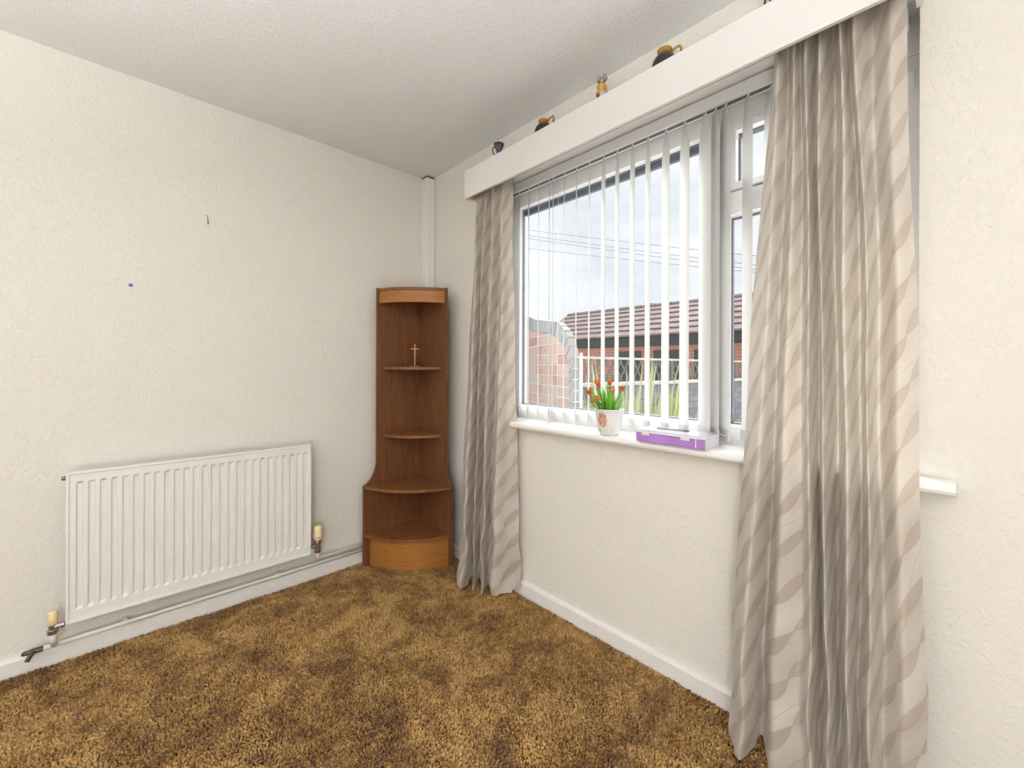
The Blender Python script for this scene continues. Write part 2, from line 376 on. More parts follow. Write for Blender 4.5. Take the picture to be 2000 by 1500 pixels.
def slat_mesh(wd, z0, z1, bow):
    n, m = 7, 14; v = []; f = []
    for j in range(m + 1):
        t = j / m; z = z1 + (z0 - z1) * t
        wj = wd * (0.30 + 0.70 * min(1.0, t * 16)) if t < 1 / 16 else wd
        for i in range(n):
            s = i / (n - 1) * 2 - 1
            v.append((s * wj / 2, bow * (1 - s * s) * (0.5 + 0.5 * t), z))
    for j in range(m):
        for i in range(n - 1):
            a = j * n + i; f.append((a, a + 1, a + n + 1, a + n))
    me = bpy.data.meshes.new('slat'); me.from_pydata(v, [], f); me.materials.append(M_SLAT)
    me.polygons.foreach_set('use_smooth', [True] * len(f)); return me
sm = slat_mesh(0.089, 0.900 - 2.15, 2.098 - 2.15, 0.0045)
wbm = bmesh.new(); add_box(wbm, (-0.043, -0.0015, 0.897 - 2.15), (0.043, 0.0045, 0.937 - 2.15), 0.001, 1)
wme = bpy.data.meshes.new('slat_weight'); wbm.to_mesh(wme); wbm.free(); wme.materials.append(M_SLAT)
hbm = bmesh.new(); add_box(hbm, (-0.012, -0.002, -0.05), (0.012, 0.002, -0.036), 0.001, 1); add_box(hbm, (-0.004, -0.003, -0.04), (0.004, 0.003, 0.0), 0.001, 1)
hme = bpy.data.meshes.new('hanger'); hbm.to_mesh(hme); hbm.free(); hme.materials.append(M_CHAIN)
ends = []
for (y, a) in slats:
    s_ = bpy.data.objects.new('slat', sm); COL.objects.link(s_); s_.parent = blind
    s_.location = (0, y + 1.5, 0); s_.rotation_euler = (0, 0, R(a))
    for nm, mm in (('slat_weight', wme), ('hanger', hme)):
        c = bpy.data.objects.new(nm, mm); COL.objects.link(c); c.parent = s_
    d = Vector((math.cos(R(a)), math.sin(R(a)), 0)) * 0.043
    ends.append((Vector((0, y + 1.5, 0.925 - 2.15)) - d, Vector((0, y + 1.5, 0.925 - 2.15)) + d))
for side in (0, 1):
    bm = bmesh.new()
    for A, B in zip(ends, ends[1:]):
        p, q = A[side], B[side]; n = 14
        for k in range(n):
            t = k / n; c = p.lerp(q, t); c.z -= 0.010 * 4 * t * (1 - t)
            mat = Matrix.Translation(c)
            bmesh.ops.create_icosphere(bm, subdivisions=1, radius=0.0015, matrix=mat)
    from_bm('bead_chain', bm, M_CHAIN, blind)
tube('control_cord', [Vector((0.10, -1.047, 2.10)) - bb, Vector((0.098, -1.046, 1.5)) - bb, Vector((0.100, -1.046, 0.95)) - bb], 0.0012, M_CHAIN, blind, 6)

# ------------------------------------------------------------------ pelmet
PX, PZ0, PZ1, PYL, PYR = -0.16, 2.062, 2.211, -0.608, -2.372
pel = empty('pelmet', (0.0, -1.49, PZ1), 'long white boxed pelmet over the window hiding the curtain tops', 'pelmet')
pb = Vector((0.0, -1.49, PZ1))
def ppart(name, lo, hi, mat, bev=0.002): return box(name, Vector(lo) - pb, Vector(hi) - pb, mat, pel, bev)
ppart('front_board', (PX, PYR, PZ0), (PX + 0.014, PYL, PZ1), M_PELMET)
ppart('end_board', (PX + 0.014, PYL - 0.014, PZ0), (-0.001, PYL, PZ1), M_PELMET)
ppart('end_board', (PX + 0.014, PYR, PZ0 + 0.038), (-0.001, PYR + 0.014, PZ1), M_PELMET)
ppart('top_board', (PX + 0.014, PYR + 0.014, PZ1 - 0.014), (-0.001, PYL - 0.014, PZ1), M_PELMET, 0)
ppart('corner_block', (PX + 0.016, PYL - 0.034, PZ0 + 0.004), (-0.012, PYL - 0.0145, PZ1 - 0.015), M_RAWWOOD)
bm = bmesh.new()
add_box(bm, Vector((-0.098, PYR + 0.016, 2.160)) - pb, Vector((-0.078, PYL - 0.036, 2.176)) - pb, 0.002)
from_bm('curtain_track', bm, M_UPVC, pel)

# ------------------------------------------------------------------ curtains
CR_T = [(-0.06, -2.044), (-0.11, -2.068), (-0.065, -2.086), (-0.11, -2.112), (-0.075, -2.121), (-0.115, -2.142), (-0.05, -2.147), (-0.11, -2.168), (-0.045, -2.190), (-0.11, -2.217), (-0.065, -2.230), (-0.11, -2.247), (-0.06, -2.277), (-0.1, -2.314), (-0.085, -2.343)]
CR_M = [(-0.07, -1.988), (-0.12, -2.047), (-0.075, -2.067), (-0.115, -2.1), (-0.09, -2.127), (-0.125, -2.152), (-0.045, -2.157), (-0.128, -2.180), (-0.04, -2.197), (-0.128, -2.230), (-0.075, -2.258), (-0.125, -2.277), (-0.07, -2.292), (-0.11, -2.329), (-0.09, -2.365)]
CR_B = [(-0.13, -1.956), (-0.19, -2.009), (-0.08, -2.033), (-0.17, -2.078), (-0.15, -2.14), (-0.18, -2.168), (-0.1, -2.177), (-0.18, -2.204), (-0.1, -2.218), (-0.18, -2.247), (-0.11, -2.261), (-0.175, -2.288), (-0.12, -2.310), (-0.16, -2.347), (-0.13, -2.387)]
CL_T = [(-0.1, -0.648), (-0.12, -0.664), (-0.07, -0.675), (-0.11, -0.714), (-0.07, -0.728), (-0.11, -0.785), (-0.07, -0.800), (-0.1, -0.845), (-0.075, -0.857), (-0.05, -0.868)]
CL_M = [(-0.1, -0.577), (-0.13, -0.648), (-0.07, -0.640), (-0.12, -0.697), (-0.07, -0.690), (-0.12, -0.768), (-0.065, -0.768), (-0.105, -0.843), (-0.07, -0.855), (-0.04, -0.877)]
CL_B = [(-0.17, -0.596), (-0.2, -0.673), (-0.11, -0.640), (-0.18, -0.725), (-0.1, -0.685), (-0.17, -0.783), (-0.09, -0.745), (-0.14, -0.832), (-0.08, -0.868), (-0.03, -0.908)]
def catmull(P, n):
    P = np.array(P, float); Q = np.vstack([2 * P[0] - P[1], P, 2 * P[-1] - P[-2]]); out = []
    for i in range(1, len(Q) - 2):
        for k in range(n):
            t = k / n; a, b, c, d = Q[i - 1], Q[i], Q[i + 1], Q[i + 2]; tn = 0.42
            m1, m2 = (c - a) * tn, (d - b) * tn
            out.append((2 * t ** 3 - 3 * t ** 2 + 1) * b + (t ** 3 - 2 * t ** 2 + t) * m1 + (-2 * t ** 3 + 3 * t ** 2) * c + (t ** 3 - t ** 2) * m2)
    out.append(P[-1]); return np.array(out)
def curtain(name, T, Mi, B, hem, label, seed, zt=2.158):
    n = 12; m = 90
    deep = lambda P, k: [(-0.09 + (x + 0.09) * (1.0 if abs(i - len(P) / 2) > len(P) / 2 - 1.2 else k), y) for i, (x, y) in enumerate(P)]
    T, Mi = [(min(-0.03, x), y) for x, y in deep(T, 1.12)], [(min(-0.03, x), y) for x, y in deep(Mi, 1.2)]
    T, Mi, B = catmull(T, n), catmull(Mi, n), catmull(B, n); cols = len(Mi)
    arc = np.concatenate([[0], np.cumsum(np.linalg.norm(np.diff(Mi, axis=0), axis=1))])
    rg = np.random.default_rng(seed); ph = rg.uniform(0, 6.28, 8)
    V = []; UV = []
    for j in range(m + 1):
        t = j / m; 
        for i in range(cols):
            z = zt + (hem[int(i / (cols - 1) * (len(hem) - 1) + 0.5)] - zt) * t
            if z > 1.3: q = min(1, (2.06 - z) / 0.76); q = max(0, q); P = T[i] * (1 - q) + Mi[i] * q
            elif z > 0.3: q = (1.3 - z) / 1.0; P = Mi[i] * (1 - q) + B[i] * q
            else: q = (0.3 - z) / 1.0; P = B[i] + (B[i] - Mi[i]) * q * 0.6
            s = arc[i]; low = max(0, (0.75 - z) / 0.75)
            wob = 0.004 * math.sin(9 * z + 14 * s + ph[0]) + 0.0035 * math.sin(23 * z - 31 * s + ph[1]) * low * 2 + 0.006 * low * math.sin(17 * z + 25 * s + ph[2])
            wy = 0.0025 * math.sin(7 * z + 11 * s + ph[3]) + 0.004 * low * math.sin(19 * z + 9 * s + ph[4])
            if z < 0.10: wob += -0.004 * math.sin((0.10 - z) / 0.10 * math.pi)
            V.append((P[0] + wob, P[1] + wy, z)); UV.append((s, z))
    F = []
    for j in range(m):
        for i in range(cols - 1):
            a = j * cols + i; F.append((a, a + 1, a + cols + 1, a + cols))
    base = Vector((-0.1, float(Mi[:, 1].mean()), 0.0))
    V = [Vector(v) - base for v in V]
    me = bpy.data.meshes.new(name); me.from_pydata(V, [], F)
    uvl = me.uv_layers.new(name='UVMap'); li = np.zeros(len(me.loops), int); me.loops.foreach_get('vertex_index', li)
    uvl.data.foreach_set('uv', np.array(UV, float)[li].ravel())
    o = link(name, me, M_CURTAIN, None, True); o.location = base
    return tag(o, label, 'curtain')
curtain('curtain', CR_T, CR_M, CR_B, [0.02, 0.012, 0.035, 0.012, 0.006, 0.010, 0.02, 0.008, 0.012, 0.006, 0.01, 0.006, 0.006], 'beige wave-patterned curtain hanging at the right end of the window', 3)
curtain('curtain', CL_T, CL_M, CL_B, [0.014, 0.006, 0.03, 0.012, 0.03, 0.008, 0.012, 0.006, 0.012, 0.03], 'beige wave-patterned curtain hanging beside the corner shelf unit', 5)

# ------------------------------------------------------------------ carpet
def carpet():
    lo, hi = np.array([X0, Y0]), np.array([-0.019, -0.019])
    step = 0.0062
    gx = np.arange(lo[0], hi[0], step); gy = np.arange(lo[1], hi[1], step)
    A, Bq = np.meshgrid(gx, gy); P = np.stack([A.ravel(), Bq.ravel()], 1)
    d = P - np.array([CAM.x, CAM.y]); f_ = d @ np.array([fw.x, fw.y]); lat = np.abs(d @ np.array([rt0.x, rt0.y])); near = (f_ > 0.8) & (lat < 1.32 * f_ + 0.25)
    keep = near | (rng.random(len(P)) < 0.035); P = P[keep]; near = near[keep]
    P = P + rng.uniform(-0.6, 0.6, P.shape) * step
    under = (P[:, 0] < -0.085) & (P[:, 1] < -0.04) & ((-0.09 - P[:, 0]) / 0.37 + (-0.045 - P[:, 1]) / 0.35 < 1.06)
    P, near = P[~under], near[~under]
    P[:, 0] = np.minimum(P[:, 0], hi[0] - 0.002); P[:, 1] = np.minimum(P[:, 1], hi[1] - 0.002)
    N = len(P)
    def fld(seed, sc):
        r = np.random.default_rng(seed); o = np.zeros(N)
        for _ in range(9):
            k = r.normal(0, sc, 2); o += np.sin(P @ k + r.uniform(0, 6.28))
        return o / 3.0
    la = fld(1, 5.0) * 0.9 + fld(2, 16.0) * 0.9 + 4.0
    lm = 0.003 + 0.003 * np.abs(fld(3, 7.0)) + rng.uniform(0, 0.002, N)
    lean = np.stack([np.cos(la), np.sin(la)], 1) * lm[:, None] + rng.normal(0, 0.0015, (N, 2))
    h = 0.0185 + 0.0028 * fld(4, 22.0) * 0.5 + rng.normal(0, 0.0016, N)
    h = np.where(near, h, h * 0.9); wide = np.where(near, 1.0, 4.5)
    r0 = rng.uniform(0.0024, 0.0034, N) * wide; r1 = r0 * rng.uniform(1.25, 1.75, N)
    an = rng.uniform(0, 6.28, N)
    V = np.zeros((N, 7, 3))
    for k in range(3):
        a = an + k * 2.0944
        V[:, k, 0] = P[:, 0] + np.cos(a) * r0; V[:, k, 1] = P[:, 1] + np.sin(a) * r0; V[:, k, 2] = -0.022
        V[:, 3 + k, 0] = P[:, 0] + np.cos(a + 0.5) * r1 + lean[:, 0] * 0.75; V[:, 3 + k, 1] = P[:, 1] + np.sin(a + 0.5) * r1 + lean[:, 1] * 0.75
        V[:, 3 + k, 2] = -0.022 + h * 0.90
    V[:, 6, 0] = P[:, 0] + lean[:, 0]; V[:, 6, 1] = P[:, 1] + lean[:, 1]; V[:, 6, 2] = -0.022 + h
    V[:, :, 0] = np.minimum(V[:, :, 0], -0.0185); V[:, :, 1] = np.minimum(V[:, :, 1], -0.0185)
    T = []
    for k in range(3):
        n = (k + 1) % 3; T += [(k, n, 3 + n), (k, 3 + n, 3 + k), (3 + k, 3 + n, 6)]
    T = np.array(T); F = (np.arange(N)[:, None, None] * 7 + T[None]).reshape(-1, 3)
    me = bpy.data.meshes.new('carpet_pile'); me.vertices.add(N * 7); me.loops.add(F.size); me.polygons.add(len(F))
    me.vertices.foreach_set('co', V.ravel()); me.loops.foreach_set('vertex_index', F.ravel().astype(np.int32))
    me.polygons.foreach_set('loop_start', (np.arange(len(F)) * 3).astype(np.int32)); me.update(calc_edges=True)
    at = me.attributes.new('tuft', 'FLOAT', 'POINT')
    at.data.foreach_set('value', np.repeat(rng.random(N), 7))
    me.polygons.foreach_set('use_smooth', [True] * len(F))
    b = NB('brown_shag_wool', 0.85, (0.26, 0.115, 0.025), 0.12)
    v = b.coords('Object'); big = b.noise(v, 4.4, 5, 0.66, 0.9); mid = b.noise(v, 24, 3, 0.6)
    ta = b.n('ShaderNodeAttribute', attribute_name='tuft')
    t = b.math('ADD', b.math('MULTIPLY_ADD', big, 0.95, b.math('MULTIPLY', mid, 0.40)), b.math('MULTIPLY', b.math('SUBTRACT', ta.outputs['Fac'], 0.5), 0.22))
    b.color(b.ramp(t, [(0.46, (0.118, 0.048, 0.012)), (0.64, (0.285, 0.140, 0.033)), (0.83, (0.53, 0.320, 0.100))]))
    b.b.inputs['Sheen Weight'].default_value = 0.3
    o = link('carpet', me, b.m); o['kind'] = 'stuff'
    return tag(o, 'deep brown shag carpet with uneven golden patches covering the floor', 'carpet')
carpet()

# ------------------------------------------------------------------ radiator
RX0, RX1, RZ0, RZ1, RYF = -1.663, -0.778, 0.165, 0.741, -0.092
rad = empty('radiator', (-1.22, 0.0, 0.165), 'white panel radiator with upright grooves under the bare left wall', 'radiator')
rb = Vector((-1.22, 0.0, 0.165))
def radiator_panel():
    pitch = (1.6287 - 0.8036) / 25; xs = []
    xs.append((RX0, 0)); 
    cols = [(RX0, 'o')]
    for k in range(26):
        c = -1.6287 + pitch * k
        cols += [(c - 0.0105, 'o'), (c - 0.0065, 'i'), (c + 0.0065, 'i'), (c + 0.0105, 'o')]
    cols.append((RX1, 'o'))
    zs_ = [(RZ0, 'o'), (RZ0 + 0.043, 'o'), (RZ0 + 0.053, 'i'), (RZ1 - 0.045, 'i'), (RZ1 - 0.035, 'o'), (RZ1, 'o')]
    V = []; idx = {}
    for i, (x, a) in enumerate(cols):
        for j, (z, b_) in enumerate(zs_):
            y = RYF + (0.0085 if a == 'i' and b_ == 'i' else 0.0)
            idx[i, j] = len(V); V.append(Vector((x, y, z)) - rb)
    F = [(idx[i, j], idx[i + 1, j], idx[i + 1, j + 1], idx[i, j + 1]) for i in range(len(cols) - 1) for j in range(len(zs_) - 1)]
    o = from_py('panel', V, F, M_RAD, rad)
    bm = bmesh.new()
    add_box(bm, Vector((RX0, RYF + 0.001, RZ0)) - rb, Vector((RX1, RYF + 0.016, RZ0 + 0.008)) - rb, 0.001, 1)
    add_box(bm, Vector((RX0, RYF + 0.001, RZ1 - 0.008)) - rb, Vector((RX1, RYF + 0.016, RZ1)) - rb, 0.001, 1)
    add_box(bm, Vector((RX0, RYF + 0.001, RZ0)) - rb, Vector((RX0 + 0.008, RYF + 0.016, RZ1)) - rb, 0.001, 1)
    add_box(bm, Vector((RX1 - 0.008, RYF + 0.001, RZ0)) - rb, Vector((RX1, RYF + 0.016, RZ1)) - rb, 0.001, 1)
    add_box(bm, Vector((RX0 + 0.002, RYF + 0.014, RZ0 + 0.004)) - rb, Vector((RX1 - 0.002, RYF + 0.020, RZ1 - 0.004)) - rb, 0.001, 1)
    from_bm('back_sheet', bm, M_RAD, rad)
    bm = bmesh.new()      # rolled rim standing proud all round
    t = 0.006
    for lo, hi in (((RX0 - .003, RYF - 0.004, RZ0 - .004), (RX1 + .003, RYF + 0.016, RZ0 + t)), ((RX0 - .003, RYF - 0.004, RZ1 - t), (RX1 + .003, RYF + 0.016, RZ1 + .003)), ((RX0 - .003, RYF - 0.004, RZ0 + t), (RX0 + t, RYF + 0.016, RZ1 - t)), ((RX1 - t, RYF - 0.004, RZ0 + t), (RX1 + .003, RYF + 0.016, RZ1 - t))):
        add_box(bm, Vector(lo) - rb, Vector(hi) - rb, 0.0018, 2)
    from_bm('rim', bm, M_RAD, rad)
radiator_panel()
for x in (-1.5, -0.95):
    bm = bmesh.new(); add_box(bm, Vector((x - .02, RYF + 0.018, 0.21)) - rb, Vector((x + .02, -0.004, 0.23)) - rb, 0.001, 1)
    add_box(bm, Vector((x - .02, -0.006, 0.19)) - rb, Vector((x + .02, -0.0005, 0.70)) - rb, 0.001, 1); add_box(bm, Vector((x - .02, RYF + 0.018, 0.66)) - rb, Vector((x + .02, -0.004, 0.68)) - rb, 0.001, 1)
    from_bm('wall_bracket', bm, M_RAD, rad)
lathe('end_plug', [(0.0, 0), (0.008, 0), (0.008, 0.012), (0.004, 0.014), (0.0, 0.014)], M_BRASS, rad, 8, Vector((RX0 - 0.002, RYF + 0.022, 0.72)) - rb, RMX)
lathe('air_vent', [(0.0, 0), (0.007, 0), (0.007, 0.010), (0.0, 0.012)], M_BRASS, rad, 8, Vector((RX1 + 0.001, RYF + 0.022, 0.715)) - rb, RX)
PY = -0.070
# left lockshield valve
v1 = empty('radiator_valve', (-1.70, PY, 0.088), 'lockshield valve with plain cream cap at the radiator left end', 'valve')
lathe('cap', [(0.0135, 0.080), (0.0145, 0.082), (0.0138, 0.126), (0.012, 0.129), (0.0, 0.131)], M_CREAM, v1, 20)
bm = bmesh.new(); add_lathe(bm, [(0.010, 0.043), (0.0165, 0.046), (0.0165, 0.060), (0.012, 0.063), (0.013, 0.080), (0.0, 0.081)], 8); from_bm('body', bm, M_CHROME, v1)
bm = bmesh.new(); add_lathe(bm, [(0.008, 0.0), (0.012, 0.004), (0.012, 0.012), (0.0095, 0.013), (0.0095, 0.020), (0.012, 0.021), (0.012, 0.030), (0.007, 0.032), (0.007, 0.037)], 8, (0, 0, 0.071), RX); from_bm('tail_nut', bm, M_CHROME, v1)
tube('riser', [(0, 0, 0.046), (0, 0.004, 0.022), (0.002, 0.03, -0.012)], 0.0105, M_PIPE, v1)
# thermostatic valve
v2 = empty('radiator_valve', (-0.733, PY, 0.13), 'thermostatic valve with ribbed cream head at the radiator right end', 'valve')
lathe('thermostat_head', [(0.022, 0.106), (0.0255, 0.108), (0.0255, 0.118), (0.0235, 0.122), (0.0225, 0.162), (0.018, 0.170), (0.0, 0.170)], M_CREAM, v2, 48, ripple=lambda a, h: 0.05 * (1 if math.sin(a * 12) > 0 else -1) if 0.121 < h < 0.163 else 0.0)
lathe('collar', [(0.015, 0.090), (0.019, 0.092), (0.019, 0.106), (0.0, 0.107)], simple('cream_white_collar', (0.78, 0.72, 0.62), 0.4), v2, 20)
bm = bmesh.new(); add_lathe(bm, [(0.010, 0.022), (0.0145, 0.026), (0.016, 0.040), (0.0135, 0.050), (0.0135, 0.066), (0.017, 0.072), (0.017, 0.086), (0.012, 0.090)], 12); from_bm('body', bm, M_BRASS, v2, True)
bm = bmesh.new(); add_lathe(bm, [(0.006, 0.0), (0.009, 0.003), (0.009, 0.010), (0.0115, 0.011), (0.0115, 0.022), (0.007, 0.024), (0.007, 0.034)], 8, (-0.006, 0, 0.062), RMX); from_bm('tail_nut', bm, M_CHROME, v2)
tube('riser', [(0, 0, 0.032), (0, 0.0, 0.0), (0, 0.01, -0.018)], 0.0075, M_PIPE, v2)
# pipes along the skirting
pipe1 = tube('heating_pipe', [(-1.728, -0.034, 0.072), (-1.5, -0.034, 0.075), (-0.9, -0.034, 0.078), (-0.44, -0.034, 0.079)], 0.0082, M_PIPE); tag(pipe1, 'lower white heating pipe running along the whole skirting top', 'pipe')
pipe2 = tube('heating_pipe', [(-0.733, -0.058, 0.115), (-0.726, -0.040, 0.107), (-0.71, -0.034, 0.107), (-0.44, -0.034, 0.108)], 0.0070, M_PIPE); tag(pipe2, 'short upper white heating pipe from the thermostatic valve to the shelf unit', 'pipe')
for x in (-1.497, -0.918):
    bm = bmesh.new(); add_tube(bm, [(x - .008, -0.034, 0.0765), (x + .008, -0.034, 0.0765)], 0.0108, 12); add_box(bm, (x - .008, -0.034, 0.0662), (x + .008, -0.0005, 0.088), 0.001, 1)
    from_bm('pipe_clip', bm, M_PIPE, pipe1)
dc = empty('drain_cock', (-1.728, -0.034, 0.072), 'dark metal drain cock at the left end of the lower pipe', 'drain cock')
bm = bmesh.new(); add_lathe(bm, [(0.006, 0), (0.0105, 0.002), (0.0105, 0.03), (0.0085, 0.032), (0.0085, 0.05), (0.006, 0.056)], 8, (0.002, 0, 0), RMX); from_bm('body', bm, M_DARKMETAL, dc)
bm = bmesh.new(); add_tube(bm, [(-0.022, -0.002, 0), (-0.032, -0.028, -0.006), (-0.037, -0.036, -0.016)], [0.0075, 0.0085, 0.008], 6); from_bm('outlet', bm, M_DARKMETAL, dc)

# ------------------------------------------------------------------ corner shelf unit
LX, LY = -0.090, -0.045       # outer planes of the two sides
TH = 0.016
su = empty('corner_shelf_unit', (LX, LY, 0.0), 'tall teak corner shelf unit with flared base and quarter round shelves', 'shelf unit')
ox, oy = LX, LY
def side_profile(full, slim):
    pts = [(0, -0.018), (full, -0.018), (full, 0.455)]
    for k in range(1, 15):
        t = k / 14; s = t * t * (3 - 2 * t)
        pts.append((full - (full - slim) * (1 - (1 - t) ** 2.0), 0.455 + 0.15 * t ** 1.35))
    pts += [(slim, 1.625), (0, 1.625)]; return pts
FL, SL, FR, SR = 0.384, 0.304, 0.366, 0.306
bm = bmesh.new(); add_prism(bm, [(-d, z) for d, z in side_profile(FL, SL)], 1, -TH, 0.0); from_bm('side_panel', bm, M_TEAKV, su)
bm = bmesh.new(); add_prism(bm, [(-d, z) for d, z in side_profile(FR, SR)], 0, -TH, 0.0)
for v in bm.verts: pass
from_bm('side_panel', bm, M_TEAKV, su)
def quarter(rl, rr, k, n=24, off=TH):
    """shelf outline: inner corner, out along the left side, bowed front, back along the right side"""
    a = Vector((-rl, -off)); b = Vector((-off, -rr)); pts = [(-off, -off), (-rl, -off)]
    mid = (a + b) / 2; nrm = Vector((-(b - a).y, (b - a).x)).normalized()
    if nrm.dot(mid) < 0: nrm = -nrm
    for i in range(1, n):
        t = i / n; p = a.lerp(b, t) + nrm * k * 4 * t * (1 - t); pts.append((p.x, p.y))
    pts.append((-off, -rr)); return pts
def shelf(name, rl, rr, k, z0, z1, mat):
    bm = bmesh.new(); add_prism(bm, quarter(rl, rr, k), 2, z0, z1); return from_bm(name, bm, mat, su)
shelf('shelf', 0.262, 0.262, 0.050, 1.138, 1.154, M_TEAKH)
shelf('shelf', 0.262, 0.262, 0.050, 0.732, 0.748, M_TEAKH)
shelf('shelf', FL - 0.006, FR - 0.006, 0.078, 0.440, 0.456, M_TEAKH)
shelf('shelf', FL - 0.004, FR - 0.004, 0.078, 0.160, 0.176, M_TEAKH)
def band(name, rl, rr, k, th, z0, z1, mat):
    A = quarter(rl, rr, k)[1:]; B = quarter(rl - th, rr - th, k)[1:]
    bm = bmesh.new(); add_prism(bm, A + B[::-1], 2, z0, z1); return from_bm(name, bm, mat, su)
band('plinth', FL - 0.040, FR - 0.022, 0.082, 0.014, -0.018, 0.160, M_TEAKO)
band('top_band', SL - 0.012, SR - 0.012, 0.052, 0.012, 1.535, 1.606, M_TEAKO)
shelf('top_panel', SL - 0.004, SR - 0.004, 0.055, 1.606, 1.622, M_TEAKH)
# cross standing on the topmost shelf
cx_ = empty('cross', (-0.205, -0.172, 1.1545), 'small pale wooden cross standing on the topmost shelf', 'cross', rz=R(-43))
bm = bmesh.new(); add_box(bm, (-0.0035, -0.0035, 0.012), (0.0035, 0.0035, 0.138), 0.0008, 1); from_bm('upright', bm, M_CROSS, cx_)
bm = bmesh.new(); add_box(bm, (-0.026, -0.0042, 0.106), (0.026, 0.0028, 0.113), 0.0008, 1); from_bm('crossbar', bm, M_CROSS, cx_)
bm = bmesh.new(); add_box(bm, (-0.030, -0.022, 0.0), (0.030, 0.022, 0.006), 0.001, 1); add_box(bm, (-0.020, -0.014, 0.006), (0.020, 0.014, 0.012), 0.001, 1); from_bm('stepped_base', bm, M_TEAKH, cx_)

# ------------------------------------------------------------------ ornaments on the pelmet
M_POT1 = NB('dark_glazed_stoneware', 0.25, (0.05, 0.035, 0.035), 0.5); 
def glaze(name, top, bottom, z0, z1):
    b = NB(name, 0.22, bottom, 0.5); tcn = b.n('ShaderNodeTexCoord'); sp = b.n('ShaderNodeSeparateXYZ'); b.l(tcn.outputs['Object'], sp.inputs[0])
    f = b.math('DIVIDE', b.math('SUBTRACT', sp.outputs[2], z0), z1 - z0)
    f = b.math('ADD', f, b.math('MULTIPLY', b.math('SUBTRACT', b.noise(b.coords(), 90, 3), 0.5), 0.7))
    b.color(b.ramp(f, [(0.2, bottom), (0.55, tuple((x + y) / 2 * 0.8 for x, y in zip(top, bottom))), (0.95, top)])); return b.m
M_GLAZE = glaze('gold_over_brown_glaze', (0.42, 0.22, 0.05), (0.035, 0.022, 0.026), 0.055, 0.095)
M_PURPLEGLAZE = simple('purple_brown_fluted_glaze', (0.06, 0.045, 0.055), 0.25, 0.6, var=0.5, scale=60)
def fluted(x, y, label, hd):
    j = empty('fluted_jug', (x, y, PZ1), label, 'jug', rz=hd)
    pr_ = [(0.0, 0.0), (0.022, 0.0), (0.024, 0.004), (0.016, 0.02), (0.010, 0.045), (0.012, 0.065), (0.020, 0.088), (0.026, 0.104), (0.024, 0.104), (0.018, 0.088), (0.0, 0.07)]
    lathe('jug_body', pr_, M_PURPLEGLAZE, j, 48, ripple=lambda a, h: 0.11 * math.sin(a * 9) if h > 0.02 else 0)
    tube('handle', [(0.018, 0, 0.088), (0.030, 0, 0.090), (0.034, 0, 0.074), (0.028, 0, 0.055), (0.012, 0, 0.046)], 0.003, M_PURPLEGLAZE, j, 8)
fluted(-0.08, -0.795, 'slim dark fluted jug, leftmost ornament on the pelmet', R(130))
def round_jug(x, y, s, label, hd):
    j = empty('round_jug', (x, y, PZ1), label, 'jug', 'round glazed jugs on the pelmet', hd); j.scale = (s, s, s)
    pr_ = [(0.0, 0.0), (0.026, 0.0), (0.030, 0.003), (0.042, 0.022), (0.045, 0.040), (0.040, 0.060), (0.029, 0.076), (0.022, 0.083), (0.021, 0.090), (0.026, 0.097), (0.023, 0.097), (0.017, 0.088), (0.0, 0.080)]
    lathe('jug_body', pr_, M_GLAZE, j, 32)
    tube('handle', [(0.022, 0, 0.088), (0.038, 0, 0.100), (0.051, 0, 0.104), (0.056, 0, 0.094), (0.054, 0, 0.072), (0.043, 0, 0.050)], 0.0042, M_GLAZE, j, 10)
round_jug(-0.075, -1.105, 0.98, 'small round dark jug with gold rim, second ornament from the pelmet left end', R(-80))
round_jug(-0.075, -1.70, 1.02, 'larger round brown and gold jug, further right than the figurine', R(-62))
